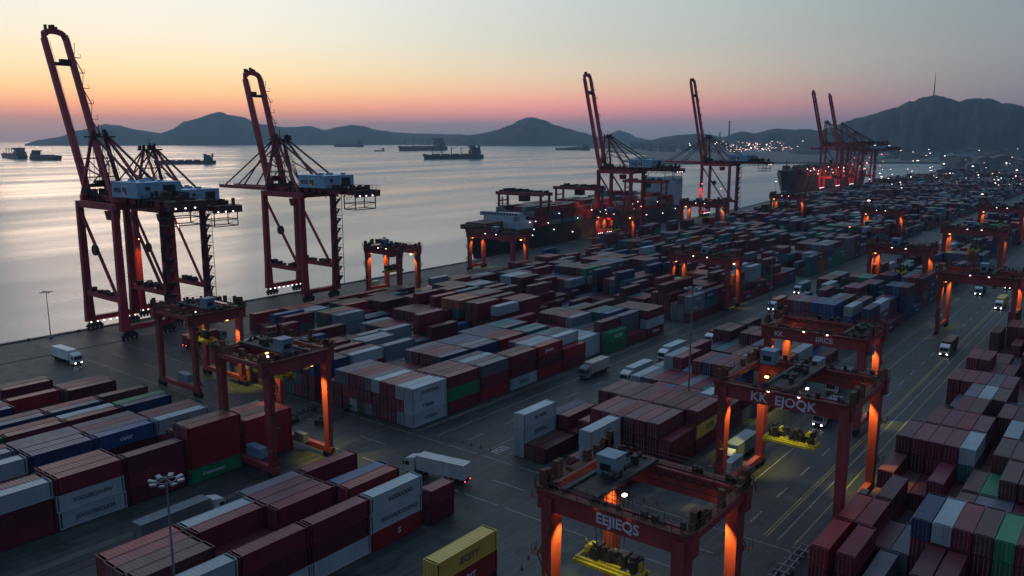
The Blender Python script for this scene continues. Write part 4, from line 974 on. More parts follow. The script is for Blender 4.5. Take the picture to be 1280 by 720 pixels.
    if lit:
        for (loc_, tgt, en, cl) in lit:
            q_ = MB().box(loc_[0] - .3, loc_[0] + .3, loc_[1] - .3, loc_[1] + .3, loc_[2] + .3, loc_[2] + .6).build('floodlight', M['lamp_orange'] if cl[1] > .5 else M['lamp_red'], t)
            lamp_light(t, loc_, tgt, en, cl, 80)
    return t
random.seed(8)
OR = (1, .72, .12); RD = (1, .4, .3)
C1 = make_sts((119, 247, 0), (1, 1, 1), 'leftmost quay crane with its boom raised highest and a pale blue machine house', 'up', 54, 22, lit=None)
C1b = make_sts((139.5, 255, 0), (.87, .9, .93), 'quay crane with lowered boom standing close behind the leftmost one, orange-lit leg', 'down', 40, 0, lit=[((15, 18, 34), (0, 20, 16), 9000, OR), ((-3, 15, 30), (0, 23, 14), 6000, OR)])
C2 = make_sts((191.5, 252, 0), (1, 1, .985), 'quay crane second from the left with raised boom and blue house, alone above the quay', 'both', 46, 13)
C3 = make_sts((435, quay(440) - 26, 0), (1, 1, 1), 'quay crane with raised boom over the moored ship in mid-photo', 'up', 58, 13, lit=[((8, -3, 20), (0, 23, 2), 9000, RD), ((-4, 12, 16), (0, 22, 6), 8000, RD), ((20, 14, 14), (15, 23, 6), 9000, OR)])
C4 = make_sts((600, quay(605) - 26, 0), (1, 1, 1), 'quay crane with raised boom right of the moored ship, long outreach beam', 'both', 64, 13, lit=[((8, 10, 22), (0, 23, 8), 12000, RD), ((-5, 20, 26), (0, 23, 14), 12000, RD)])
for k_, (uu, sc, up, lb) in enumerate([(985, 1.27, 'up', 'first raised-boom crane of the far red crane cluster'), (1045, 1.25, 'up', 'second raised-boom crane of the far red crane cluster, slightly lower')]):
    make_sts((uu, quay(uu + 5) - 30, 0), (1.1, 1.1, sc), lb, up, 48, 13, house=False, lit=[((8, -8, 24), (0, 20, 4), 26000, RD), ((-8, 8, 20), (0, 20, 10), 26000, RD), ((20, -6, 30), (15, 12, 12), 26000, RD)])
make_sts((1100, quay(1105) - 30, 0), (1.1, 1.1, 1.1), 'far quay crane with lowered boom, third of the red cluster by the far ship', 'down', 46, 0, lit=[((8, -8, 24), (0, 20, 4), 24000, RD), ((-8, 8, 20), (0, 20, 10), 24000, RD)])

# ------------------------------------------------------------------ ships
def hull_mesh(L, B, D, draft=3, bow=.16, flare=.35):
    """bow at -x ; deck at z = D ; returns MB for the upper hull"""
    st = []; N = 22
    for i in range(N + 1):
        t = i / N; x = L * t
        wd = min(1, (t / bow)) ** .55 if t < bow else (1 if t < .9 else 1 - (t - .9) * 1.6)
        wl = min(1, max(0, (t - .035) / (bow * 1.25))) ** .8 if t < bow * 1.3 + .04 else (1 if t < .88 else 1 - (t - .88) * 2.6)
        sh = D + (1 - min(1, t / .14)) * D * .28
        st.append((x, wd * B / 2, wl * B / 2, sh))
    b = MB()
    for (x0, w0, l0, s0), (x1, w1, l1, s1) in zip(st, st[1:]):
        off0 = L * .035 if x0 == 0 else 0
        for sg in (-1, 1):
            q_ = [(x0 + off0, sg * l0, -draft), (x1, sg * l1, -draft), (x1, sg * w1, s1), (x0, sg * w0, s0)]
            if sg > 0: q_.reverse()
            b.quad(*q_)
        b.quad((x0, -w0, s0), (x1, -w1, s1), (x1, w1, s1), (x0, w0, s0))
    x, w0, l0, s0 = st[-1]; b.quad((x, -l0, -draft), (x, l0, -draft), (x, w0, s0), (x, -w0, s0))
    return b, st
def face_dir(o, p, q_): o.rotation_euler = (0, 0, atan2(q_[1] - p[1], q_[0] - p[0]))
def freighter(p, q_, B, D, label, kind_='bulk', mast=True):
    L = hypot(q_[0] - p[0], q_[1] - p[1]); t = empty('cargo_ship', (p[0], p[1], -3)); face_dir(t, p, q_); tag(t, label, 'ship', 'cargo ships anchored on the bay')
    b, st = hull_mesh(L, B, D); b.build('hull', M['hull'], t)
    x0 = L * .80; sup = MB(); sup.box(x0, L * .95, -B * .42, B * .42, D, D * 2.0); sup.box(x0 + L * .01, L * .92, -B * .36, B * .36, D * 2.01, D * 2.7); sup.box(x0, x0 + L * .05, -B * .5, B * .5, D * 2.71, D * 3.1)
    sup.build('superstructure', M['ship_grey'], t)
    MB().hexa([(L * .93, -3, D * 2.02), (L * .97, -3, D * 2.02), (L * .97, 3, D * 2.02), (L * .93, 3, D * 2.02)], [(L * .935, -2, D * 3.2), (L * .96, -2, D * 3.2), (L * .96, 2, D * 3.2), (L * .935, 2, D * 3.2)]).build('funnel', M['hull_red'], t)
    if kind_ == 'bulk':
        for k_ in range(5): MB().box(L * (.12 + .13 * k_), L * (.12 + .13 * k_) + L * .1, -B * .34, B * .34, D, D + 2.2).build('hatch_cover', M['deck'], t)
    elif kind_ == 'box':
        for k_ in range(6):
            hh = random.uniform(3, 9); MB().box(L * (.12 + .11 * k_), L * (.12 + .11 * k_) + L * .1, -B * .44, B * .44, D + .1, D + hh).build('deck_cargo', MC[random.choice(['dark red', 'navy', 'teal', 'maroon'])], t)
    elif kind_ == 'gear':
        for k_ in range(4):
            x = L * (.16 + .16 * k_); c = MB(); c.tube((x, 0, D), (x, 0, D * 2.8), 1.3, 8); c.bar((x, 0, D * 2.3), (x + L * .1, 0, D * 2.9), .8); c.build('deck_crane', M['dark'], t)
            MB().box(x + 3, x + L * .11, -B * .34, B * .34, D, D + 3).build('hatch_cover', M['deck'], t)
    if mast: MB().tube((L * .85, 0, D * 3.1), (L * .85, 0, D * 4), .4, 6).tube((L * .03, 0, D), (L * .03, 0, D * 2.2), .4, 6).build('mast', M['dark'], t)
    MB().box(x0 - .4, x0 - .05, -B * .3, -B * .3 + 1, D * 1.7, D * 1.7 + .8).build('deck_lamp', M['lamp_town'], t)
    return t
random.seed(3)
freighter((1130, 3090), (1056, 2745), 34, 11, 'dark loaded freighter at the left edge of the bay, cut by the frame', 'gear')
freighter((1073, 2520), (1058, 2680), 26, 9, 'dark low freighter just right of the leftmost one on the bay', 'box')
freighter((1050, 1960), (1178, 1890), 22, 8, 'small low freighter seen between the two left quay cranes', 'bulk')
freighter((3860, 4680), (4010, 4530), 40, 16, 'distant thin freighter beneath the left hills, farthest out', 'bulk')
freighter((2840, 2960), (3210, 2990), 44, 20, 'long dark freighter with deck cranes, upper of the pair in mid-bay', 'gear')
freighter((1795, 1765), (1985, 1690), 30, 13, 'dark freighter with deck gear, lower and nearer of the mid-bay pair', 'gear')
freighter((3550, 2520), (3670, 2380), 34, 10, 'flat barge-like freighter left of the third quay crane', 'none')
freighter((2700, 2980), (2750, 2960), 14, 5, 'tiny tug boat left of the long mid-bay freighter', 'none', False)
freighter((2150, 930), (2230, 890), 16, 5, 'small vessel off the far town shore near the far cranes', 'none', False)
freighter((1330, 420), (1390, 432), 14, 5, 'small dark work boat in the inlet behind the far cranes', 'none', False)

# moored container ship
p, q_ = (328, 292), (588, 306); L = hypot(q_[0] - p[0], q_[1] - p[1])
t = empty('container_ship', (p[0], p[1], -3)); face_dir(t, p, q_); tag(t, 'big black-hulled container ship moored at the quay, white bridge near its bow', 'container ship')
B = 31; D = 14; b, st = hull_mesh(L, B, D); b.build('hull', M['hull'], t)
MB().box(10, 26, -7, 7, D * 1.02 + 2, D + 5).box(7, 24, -8.5, 8.5, D + 1.5, D + 4).build('forecastle', M['deck'], t)
s_ = MB(); s_.box(30, 46, -B * .44, B * .44, D, D + 4.2); s_.box(31, 43, -B * .34, B * .34, D + 4.21, D + 7); s_.box(31.5, 37, -B * .44, B * .44, D + 7.01, D + 9.2); s_.box(38, 42, -5, 5, D + 7.01, D + 8.6); s_.build('bridge_house', M['ship_white'], t)
wn = MB()
for k_ in range(12): wn.box(31.43, 31.48, -12.8 + k_ * 2.1, -11.4 + k_ * 2.1, D + 7.8, D + 8.8)
wn.build('window', M['glass'], t)
MB().bar((35, 0, D + 9), (35, 0, D + 18), .6).bar((35, -5, D + 14), (35, 5, D + 14), .35).bar((33, 2, D + 9), (33, 2, D + 12), 1.4).bar((36, -3, D + 9), (36, 3, D + 12), .8).build('mast', M['steel'], t)
s_ = MB(); s_.box(L - 20, L - 7, -B * .46, B * .46, D, D + 18); s_.box(L - 18, L - 10, -B * .5, B * .5, D + 18.01, D + 21); s_.build('superstructure', M['ship_white'], t)
MB().box(L - 7, L - 2, -4, 4, D, D + 20).build('funnel', M['hull_red'], t)
lp = MB()
for k_ in range(26): x = random.uniform(36, L - 6); z_ = D * random.uniform(.4, 1.5); lp.box(x, x + .3, -B / 2 - .5, -B / 2 - .1, z_, z_ + .3)
lp.build('deck_lamp', M['lamp_town'], t)
x = 50; k_ = 0
while x < L - 34:
    nr = 10; hh = random.choice([3, 4, 4, 5])
    c = MB()
    for r in range(nr):
        h2 = max(1, hh + random.choice([-1, 0, 0]))
        for z_ in range(h2):
            cc_ = CC[random.choice(['maroon', 'red', 'dark red', 'teal', 'navy', 'maroon', 'grey', 'brown'])]
            c.box(x, x + 12, -B / 2 + 1.2 + r * 2.9, -B / 2 + 1.2 + r * 2.9 + 2.7, D + .3 + z_ * 2.75, D + .3 + z_ * 2.75 + 2.65, (*cc_, 1))
    c.build('container_bay', M['stackpaint'], t); x += 13.4; k_ += 1
for x in (52, 116, 214):      # travelling deck gantries
    g = MB()
    for y in (-B / 2 + .6, B / 2 - .6):
        for xx in (x, x + 9): g.bar((xx, y, D), (xx, y, D + 18), 1.1)
        g.bar((x, y, D + 14), (x + 9, y, D + 14), .8)
    for xx in (x, x + 9): g.bar((xx, -B / 2 - 1.5, D + 18.6), (xx, B / 2 + 1.5, D + 18.6), 1.3, 2.0)
    gg = g.build('deck_gantry', M['rtg'], t)
    c = MB()
    for i in range(14): yy = random.uniform(-B / 2 - 1, B / 2 - 1); c.box(x + random.uniform(-.5, 7), x + 9, yy, yy + random.uniform(.6, 1.8), D + 19.45, D + 19.45 + random.uniform(.6, 2))
    c.box(x + 2, x + 7, -3, 2, D + 14, D + 19.5); c.build('gantry_machinery', M['dark'], gg)
for x in (100, 132, 180): lamp_light(t, (x, -B / 2 - 3, D + 20), (x + 10, -B / 2 + 6, D), 9000, RD, 100)

p, q_ = (945, 349), (1230, 347); L = hypot(q_[0] - p[0], q_[1] - p[1])
t = empty('container_ship', (p[0], p[1], -3)); face_dir(t, p, q_); tag(t, 'distant dark container ship berthed below the far red crane cluster', 'container ship')
B = 38; D = 20; b, st = hull_mesh(L, B, D); b.build('hull', M['hull'], t)
MB().box(14, 30, -9, 9, D + 2, D + 7).tube((18, 0, D + 7), (18, 0, D + 18), .7, 6).build('forecastle', M['dark'], t)
MB().box(L - 60, L - 44, -B * .46, B * .46, D, D + 26).build('superstructure', M['ship_white'], t)
for k_ in range(13):
    c = MB()
    for r in range(12):
        for z_ in range(random.choice([2, 3, 4])):
            cc_ = CC[random.choice(['maroon', 'red', 'dark red', 'teal', 'navy', 'maroon'])]
            c.box(36 + k_ * 14, 48 + k_ * 14, -B / 2 + 1.5 + r * 2.9, -B / 2 + 4.2 + r * 2.9, D + .3 + z_ * 2.75, D + 2.95 + z_ * 2.75, (*cc_, 1))
    c.build('container_bay', M['stackpaint'], t)
lp = MB()
for k_ in range(30): x = random.uniform(30, L - 10); z_ = D + random.uniform(0, 12); lp.box(x, x + .9, -B / 2 - .9, -B / 2 - .1, z_, z_ + .9)
lp.build('deck_lamp', M['lamp_town_warm'], t)

# ------------------------------------------------------------------ trucks (local: +x forward, cab at the front)
def make_truck(loc, heading, label, body='truck_white', L=13.2, cabcol='truck_white', lights=True, cargo=True, H=2.75, ccol=None):
    t = empty('truck', loc, heading); tag(t, label, 'truck', 'lorries on the terminal roads')
    cx = L / 2
    # tractor
    cab = MB(); cab.hexa([(cx - 2.4, -1.22, .55), (cx, -1.22, .55), (cx, 1.22, .55), (cx - 2.4, 1.22, .55)], [(cx - 2.3, -1.15, 2.6), (cx - .05, -1.18, 1.8), (cx - .05, 1.18, 1.8), (cx - 2.3, 1.15, 2.6)])
    cab = MB(); P = [(-2.4, .5), (0, .5), (.0, 1.6), (-.22, 2.75), (-.5, 3.05), (-2.2, 3.45), (-2.4, 3.4)]
    n_ = len(P)
    for y in (-1.22, 1.22): cab.v += [(cx + x, y, z) for x, z in P]
    cab.f += [tuple(range(n_)), tuple(range(2 * n_ - 1, n_ - 1, -1))] + [(i + n_, (i + 1) % n_ + n_, (i + 1) % n_, i) for i in range(n_)]; cab.c += [None] * (n_ + 2)
    c = cab.build('cab', M[cabcol], t)
    MB().hexa([(cx + .015, -1.1, 1.65), (cx + .03, -1.1, 1.65), (cx + .03, 1.1, 1.65), (cx + .015, 1.1, 1.65)], [(cx - .19, -1.05, 2.66), (cx - .17, -1.05, 2.66), (cx - .17, 1.05, 2.66), (cx - .19, 1.05, 2.66)]).build('windscreen', M['glass'], c)
    for y in (-1, 1): MB().box(cx - 1.35, cx - .45, y * 1.235 - .01, y * 1.235 + .01, 1.75, 2.55).build('side_window', M['glass'], c)
    for y in (-1, 1): MB().box(cx - .25, cx - .1, y * 1.4 - .08, y * 1.4 + .08, 1.8, 2.6).build('mirror', M['dark'], c)
    MB().box(cx + .005, cx + .06, -1.1, 1.1, .6, 1.1).build('bumper', M['dark'], c)
    for y in (-.85, .85): MB().box(cx + .06, cx + .12, y - .16, y + .16, .72, .95).build('headlight', M['head'] if lights else M['lamp_off'], c)
    ch = MB(); ch.box(-L / 2, cx - 2.6, -.45, .45, .85, 1.15); ch.box(cx - 4.2, cx - 2.5, -1.1, 1.1, .8, 1.05); ch.box(-L / 2, -L / 2 + .2, -1.2, 1.2, .6, 1.2); ch.build('chassis', M['dark'], t)
    for x in (cx - 1.3, cx - 3.6, -L / 2 + 1.6, -L / 2 + 2.9, -L / 2 + 4.2):
        for y in (-1, 1): MB().tube((x, y * .82, .52), (x, y * 1.2, .52), .52, 12).build('wheel', M['rubber'], t)
    for y in (-.9, .9): MB().box(-L / 2 - .03, -L / 2 - .005, y - .15, y + .15, .75, .9).build('tail_light', M['tail'], t)
    if cargo:
        tb = MB(); x1 = cx - 3.0; tb.box(-L / 2, x1, -1.24, 1.24, 1.2, 1.2 + H)
        k_ = 16
        for i in range(k_):
            xa = -L / 2 + .4 + (x1 + L / 2 - .8) * i / k_
            for y in (-1, 1): tb.box(xa, xa + .12, min(y * 1.24, y * 1.27), max(y * 1.24, y * 1.27), 1.3, 1.1 + H)
        for y in (-1, 1): tb.box(-L / 2 - .02, x1 + .02, y * 1.26 - .05, y * 1.26 + .05, 1.1 + H, 1.23 + H)
        tb.box(-L / 2 - .04, -L / 2 - .005, -.04, .04, 1.3, 1.1 + H)
        tb.build('trailer_box', MC[ccol] if ccol else M[body], t)
    return t
make_truck((103.2, 99.4, .004), radians(100), 'white articulated lorry with plain white trailer crossing the dark road junction', L=13.4, lights=False)
make_truck((96.5, 235.4, 0), radians(-88), 'white lorry with glowing headlights on the open apron at far left', L=12.5)
make_truck((63, 117.4, .004), radians(2), 'grey-roofed lorry with white cab in the lane below the left stacks', body='truck_grey', L=15, lights=False)
make_truck((177.5, 112.6, .004), radians(180), 'old beige covered lorry on the central road beside the stacks', body='truck_beige', cabcol='truck_grey', L=11.5, lights=False)
make_truck((146.5, 59.2, .004), radians(180), 'white-cabbed lorry between the KK EJOOK gantry legs', body='truck_grey', L=13, lights=False, ccol='grey')
make_truck((206, 57.8, .004), radians(180), 'grey lorry beneath the third gantry beam, facing the camera', L=15, ccol='slate', lights=False)
make_truck((262, 43.6, .004), radians(180), 'lorry with pinkish headlights coming down the marked lane near the right edge', L=14, ccol='brown')
make_truck((345, 41.6, .004), radians(180), 'yellow-lit lorry farther up the marked lane at the right edge', L=13, ccol='yellow')
make_truck((372, 52.5, .004), radians(180), 'lorry with bright headlights beyond the lane-spanning gantry', L=13, ccol='teal')
make_truck((181, 101.8, .004), radians(180), 'white container lorry waiting at the edge of the central road', L=13, ccol='white', lights=False)
make_truck((206, 104.5, .004), radians(180), 'second pale container lorry farther along the central road', L=13, ccol='white', lights=False)
make_truck((292, 106, .004), radians(180), 'lorry with one bright lamp by the orange boxes mid-yard', L=13, ccol='orange')
for (tu, tv, lb, cc2) in ((232, 102.5, 'dark red container lorry on the central road beyond the pale pair', 'maroon'), (330, 110, 'lorry with teal box far along the central road', 'teal'), (395, 45.2, 'distant lorry on the marked lane carrying a brown box', 'brown'), (180, 52.6, 'lorry with navy box on the marked lane behind the KK EJOQK crane', 'navy'),
                          (132, 224, 'lorry with red box on the quay road between the two left quay cranes', 'red'), (250, 236, 'lorry with grey box on the quay beside the lone gantry crane', 'grey'), (352, 252, 'lorry with blue box waiting on the quay near the moored ship', 'blue')):
    make_truck((tu, tv, .004), radians(180 if tv < 200 else 0), lb, L=13.5, ccol=cc2, cabcol=random.choice(['truck_grey', 'truck_white']))
# small orange and white cones at the corners of the stacks
cone = empty('traffic_cone', (0, 0, 0)); tag(cone, 'small orange traffic cone on the yard paving by the stacks', 'traffic cone', 'traffic cones round the stacks')
MB().box(-.22, .22, -.22, .22, .004, .05).build('base', M['rubber'], cone); MB().tube((0, 0, .051), (0, 0, .8), .17, 8, .04).build('body', MC['orange'], cone)
cpos = [(119.4, 100 + k * 2.5) for k in range(4)] + [(99.0, 124 + k * 3) for k in range(5)] + [(118.6, 62 + k * 2.4) for k in range(4)] + [(84 + k * 3, 66 + k) for k in range(4)]
for k_, (cx_, cy_) in enumerate(cpos):
    c = cone if k_ == 0 else copy_tree(cone); c.location = (cx_, cy_, .01)
# empty flat trailers parked at the junction
def trailer(loc, rz, label, colr='dark'):
    t = empty('flat_trailer', loc, rz); tag(t, label, 'trailer', 'empty container trailers'); b = MB()
    for y in (-.5, .5): b.box(-6, 6, y - .12, y + .12, .95, 1.25)
    for i in range(7): b.box(-6 + i * 1.95, -5.75 + i * 1.95, -1.2, 1.2, 1.26, 1.4)
    b.build('frame', M[colr], t)
    for x in (-5, -3.7, -2.4):
        for y in (-1, 1): MB().tube((x, y * .8, .5), (x, y * 1.18, .5), .5, 12).build('wheel', M['rubber'], t)
    MB().box(4.6, 4.9, -.7, .7, 0, .94).build('support_leg', M[colr], t)
trailer((108, 146, 0), radians(14), 'dark empty skeleton trailer parked beyond the orange-lit leg, farther one')
trailer((112.5, 140, 0), radians(14), 'dark empty skeleton trailer parked nearer the central stacks')
trailer((111.5, 36.2, .004), 0, 'empty pale-decked trailer on the marked lane at the bottom right', 'steel')

# ------------------------------------------------------------------ light masts
def mast(loc, H, label, lit=True, r=.28, heads=8, group='tall floodlight masts'):
    t = empty('light_mast', loc); tag(t, label, 'light mast', group)
    MB().tube((0, 0, 0), (0, 0, H), r, 10, r * .5).build('pole', M['steel'], t)
    MB().box(-.5, .5, -.5, .5, 0, .5).build('footing', M['steel'], t)
    ring = MB(); R_ = 1.1
    for i in range(12): a = 2 * pi * i / 12; b_ = 2 * pi * (i + 1) / 12; ring.bar((R_ * cos(a), R_ * sin(a), H - .3), (R_ * cos(b_), R_ * sin(b_), H - .3), .1)
    for i in range(4): a = pi * i / 2; ring.bar((0, 0, H - .1), (R_ * cos(a), R_ * sin(a), H - .3), .09)
    ring.build('head_ring', M['steel'], t)
    for i in range(heads):
        a = 2 * pi * i / heads; c_, s_ = cos(a), sin(a)
        MB().hexa([(1.2 * c_ - .22 * s_, 1.2 * s_ + .22 * c_, H - .62), (1.2 * c_ + .22 * s_, 1.2 * s_ - .22 * c_, H - .62), (1.95 * c_ + .28 * s_, 1.95 * s_ - .28 * c_, H - .42), (1.95 * c_ - .28 * s_, 1.95 * s_ + .28 * c_, H - .42)],
                  [(1.2 * c_ - .22 * s_, 1.2 * s_ + .22 * c_, H - .36), (1.2 * c_ + .22 * s_, 1.2 * s_ - .22 * c_, H - .36), (1.95 * c_ + .28 * s_, 1.95 * s_ - .28 * c_, H - .2), (1.95 * c_ - .28 * s_, 1.95 * s_ + .28 * c_, H - .2)]).build('floodlight', M['lamp_white'] if lit else M['lamp_off'], t)
    return t
mast((44.1, 85.0, 0), 24, 'unlit floodlight mast with a ring of grey lamps rising in the left foreground', False, .2)
mast((161.5, 77.5, 0), 30, 'thin dark unlit mast standing among maroon stacks right of centre', False, .26)
mast((284, 105.9, 0), 22, 'dark unlit mast left of the third gantry crane', False, .26)
mast((106, 269, 0), 15, 'slim unlit lamp post on the quay edge at far left', False, .16, 4)
proto = empty('bollard', (60, 271, 0)); tag(proto, 'small black mooring bollard on the quay edge', 'bollard', 'mooring bollards along the quay edge')
MB().tube((0, 0, .02), (0, 0, .6), .28, 10, .22).tube((0, 0, .6), (0, 0, .78), .42, 10, .36).build('post', M['dark'], proto)
for k_ in range(34):
    c = copy_tree(proto); uu = 70 + k_ * 15; c.location = (uu, quay(uu) - 1.9, 0)
# slender single street lamps, far ones
def street_lamp(loc, H, hd, mat, label, group):
    t = empty('street_lamp', loc); tag(t, label, 'street lamp', group)
    MB().tube((0, 0, 0), (0, 0, H), .22, 6, .12).build('pole', M['steel'], t)
    b = MB(); b.hexa([(-hd, -hd * .6, H), (hd, -hd * .6, H), (hd, hd * .6, H), (-hd, hd * .6, H)], [(-hd * .6, -hd * .4, H + hd * .35), (hd * .6, -hd * .4, H + hd * .35), (hd * .6, hd * .4, H + hd * .35), (-hd * .6, hd * .4, H + hd * .35)]); b.build('lamp_head', mat, t)
    return t
def ground_at(px, py, z):
    cx = (px - 640) / F; cy = (py - 360) / F
    r = (sin(AZ), -cos(AZ), 0); f = (cos(AZ) * cos(PITCH), sin(AZ) * cos(PITCH), -sin(PITCH)); d = (-cos(AZ) * sin(PITCH), -sin(AZ) * sin(PITCH), -cos(PITCH))
    Dv = [f[i] + cx * r[i] + cy * d[i] for i in range(3)]; t_ = (z - CH) / Dv[2]; return Dv[0] * t_, Dv[1] * t_
single = [(970, 227, 20, 1.0, 'lone bright lamp on a tall mast standing beside the far quay water'), (1086, 251, 20, 1.7, 'brightest white lamp, in the middle of the far yard'), (1087, 224, 20, 1.2, 'white lamp at the foot of the far crane cluster, left one'),
          (1100, 217, 20, 1.6, 'white lamp beside the inlet water right of the crane cluster'), (1127, 235, 20, 1.2, 'pinkish lamp over the far stacks below the inlet'), (1180, 205, 22, 2.4, 'white lamp at the right end of the inlet'), (1216, 208, 22, 2.4, 'white lamp right of the inlet, first of the row toward the right edge'),
          (1258, 204, 22, 2.6, 'bright white lamp near the right edge, upper one'), (1271, 213, 22, 2.2, 'white lamp at the right edge just below the brightest'), (1228, 243, 20, 1.4, 'white lamp above the distant gantry by the right edge'), (1248, 225, 20, 1.4, 'dim white lamp over the stacks near the right edge'),
          (1062, 284, 18, .7, 'red-glowing lamp in the middle of the far yard'), (1250, 192, 20, 2.4, 'white lamp under the mountain slope near the right edge'), (1161, 187, 24, 3.2, 'warm double lamp at the foot of the mountain'), (1181, 195, 24, 2.6, 'lamp below the warm double lamp at the mountain foot'),
          (1224, 188, 24, 3.2, 'bright lamp at the right foot of the mountain, left of a pair'), (1243, 189, 24, 3.2, 'bright lamp at the right foot of the mountain, right of a pair'), (1272, 186, 24, 3, 'lamp at the mountain foot touching the right edge'), (1102, 193, 24, 3, 'red lamp on the shore behind the far crane cluster'), (1140, 214, 22, 1.6, 'pinkish lamp on the pier in the inlet')]
for px, py, H, hd, lb in single:
    X_, Y_ = ground_at(px, py, H)
    mt_ = M['lamp_red'] if 'red' in lb.split()[0] else (M['lamp_town_warm'] if 'pink' in lb else M['lamp_white'])
    street_lamp((X_, Y_, 0), H, hd * .72, mt_, lb, 'lit lamp masts of the terminal')
random.seed(21)
proto = None
for k_ in range(190):
    if k_ % 95 < 45: px = random.gauss(945, 32); py = random.uniform(177, 188); g_ = 'town'
    elif k_ % 95 < 60: px = random.uniform(890, 1005); py = random.uniform(176, 189)
    else: px = random.uniform(1100, 1278); py = random.uniform(184, 232)
    far_hill = k_ % 95 < 60
    if far_hill:
        D_ = random.uniform(3300, 4300); dx, dy = direction(px); zz = (172 - py) / F * D_ + CH; X_, Y_ = dx * D_, dy * D_; H = 9; base = max(0, zz - H); H = max(4, zz - base)
    else:
        H = 14; X_, Y_ = ground_at(px, py, H); base = 0
    hd = hypot(X_, Y_) / 1020 * random.choice([.3, .42, .6]); mt_ = M['lamp_town_warm'] if random.random() < (.6 if far_hill else .3) else M['lamp_town']
    t = empty('street_lamp', (X_, Y_, base)); tag(t, 'tiny distant town lamp glowing across the water' if far_hill else 'small distant lamp of the far yard and town at right', 'street lamp', 'far town lamps across the water' if far_hill else 'small far lamps at right')
    MB().tube((0, 0, 0), (0, 0, H), .3, 5, .2).build('pole', M['steel'], t)
    MB().hexa([(-hd, -hd, H), (hd, -hd, H), (hd, hd, H), (-hd, hd, H)], [(-hd * .5, -hd * .5, H + hd * .7), (hd * .5, -hd * .5, H + hd * .7), (hd * .5, hd * .5, H + hd * .7), (-hd * .5, hd * .5, H + hd * .7)]).build('lamp_head', mt_, t)

# far town and harbour buildings
random.seed(31)
nbld = 0
BL = [('pale low warehouse behind the inlet at right', 'pale low harbour shed')]
for k_ in range(150):
    if k_ < 70: px = random.uniform(1100, 1300); py = random.uniform(181, 200)
    elif k_ < 110: px = random.uniform(800, 1020); py = random.uniform(181.5, 190)
    else: px = random.uniform(1190, 1300); py = random.uniform(196, 214)
    X_, Y_ = ground_at(px, py, 0)
    d_ = hypot(X_, Y_)
    if d_ > 5000: X_ *= 5000 / d_ * random.uniform(.8, 1); Y_ *= 5000 / d_; d_ = 5000
    # keep on land
    inside = False; j = len(land) - 1
    for i in range(len(land)):
        (xi, yi), (xj, yj) = land[i], land[j]
        if (yi > Y_) != (yj > Y_) and X_ < (xj - xi) * (Y_ - yi) / (yj - yi) + xi: inside = not inside
        j = i
    if not inside or (X_ < 1600 and Y_ > 90): continue
    wx, wy, hh = random.uniform(20, 70), random.uniform(14, 40), random.choice([7, 9, 12, 16, 24, 32]) * random.uniform(.8, 1.1)
    far_ = k_ >= 70 and k_ < 110
    t = empty('building', (X_, Y_, 0), random.uniform(-.3, .3)); nbld += 1
    tag(t, 'small distant building of the town across the water' if far_ else 'small distant building below the right-hand mountain', 'building', 'town buildings across the water' if far_ else 'distant buildings at right')
    MB().box(-wx / 2, wx / 2, -wy / 2, wy / 2, 0, hh).build('wall', M['stone'], t)
    MB().hexa([(-wx / 2 - .5, -wy / 2 - .5, hh + .01), (wx / 2 + .5, -wy / 2 - .5, hh + .01), (wx / 2 + .5, wy / 2 + .5, hh + .01), (-wx / 2 - .5, wy / 2 + .5, hh + .01)], [(-wx / 2, -1, hh + 3), (wx / 2, -1, hh + 3), (wx / 2, 1, hh + 3), (-wx / 2, 1, hh + 3)]).build('roof', M['roof'], t)
    if random.random() < .5:
        wn = MB()
        for i in range(random.randint(2, 5)): xx = random.uniform(-wx / 2 + 2, wx / 2 - 4); z_ = random.uniform(2, hh - 3); wn.box(xx, xx + 2.5, -wy / 2 - .15, -wy / 2 - .02, z_, z_ + 1.8)
        wn.build('window', M['window_lit'], t)
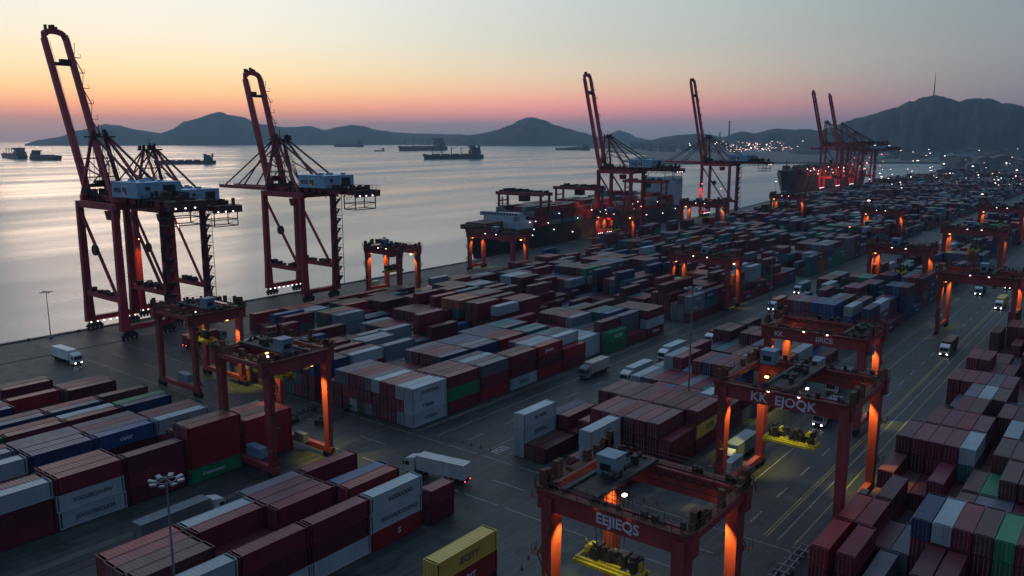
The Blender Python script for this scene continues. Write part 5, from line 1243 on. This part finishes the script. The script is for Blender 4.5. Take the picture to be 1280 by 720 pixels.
# pale sheds in the photo near the centre right
for px, py, wx, wy, hh, lb in ((885, 190, 150, 40, 14, 'long pale harbour shed across the water right of the third crane'), (1205, 200, 110, 50, 20, 'pale block building behind the inlet lamps'), (1150, 196, 260, 60, 12, 'long low pale shed at the foot of the mountain')):
    X_, Y_ = ground_at(px, py, 0); t = empty('warehouse', (X_, Y_, 0), -.75); tag(t, lb, 'warehouse', 'pale harbour sheds')
    MB().box(-wx / 2, wx / 2, -wy / 2, wy / 2, 0, hh).build('wall', M['ship_white'], t); MB().box(-wx / 2 - 1, wx / 2 + 1, -wy / 2 - 1, wy / 2 + 1, hh + .01, hh + 1.5).build('roof', M['roof'], t)
for px, hgt, lb in ((910.5, 62, 'tall dark chimney on the far shore behind the fourth quay crane'), (899, 40, 'shorter far chimney left of the tall dark one')):
    X_, Y_ = ground_at(px, 186, 0); t = empty('chimney', (X_, Y_, 0)); tag(t, lb, 'chimney', 'far shore chimneys')
    sc_ = hypot(X_, Y_) / 1020; MB().tube((0, 0, 0), (0, 0, (184 - (153 if hgt > 50 else 166)) * sc_), 1.3 * sc_, 10, .8 * sc_).build('stack', M['stone'], t)
    MB().tube((0, 0, (184 - (153 if hgt > 50 else 166)) * sc_), (0, 0, (184 - (153 if hgt > 50 else 166)) * sc_ + 1.5 * sc_), .9 * sc_, 8).build('cap', M['dark'], t)

# ------------------------------------------------------------------ haze
hm = bpy.data.materials.new('haze'); n, l = nodes_of(hm); n.remove(n['Principled BSDF'])
pv = n.new('ShaderNodeVolumePrincipled'); pv.inputs['Color'].default_value = (.56, .80, 1, 1); pv.inputs['Density'].default_value = 8e-5; pv.inputs['Anisotropy'].default_value = .2
l.new(pv.outputs[0], n['Material Output'].inputs['Volume'])
hb = MB().box(-4200, 13200, -6200, 12800, -7, 356).build('haze', hm); tag(hb, kind='stuff')
tag(hb, 'thin blue-grey evening haze over the bay and hills', 'haze')

scn.render.engine = 'CYCLES'
scn.cycles.max_bounces = 5; scn.cycles.diffuse_bounces = 2; scn.cycles.glossy_bounces = 2; scn.cycles.volume_bounces = 0
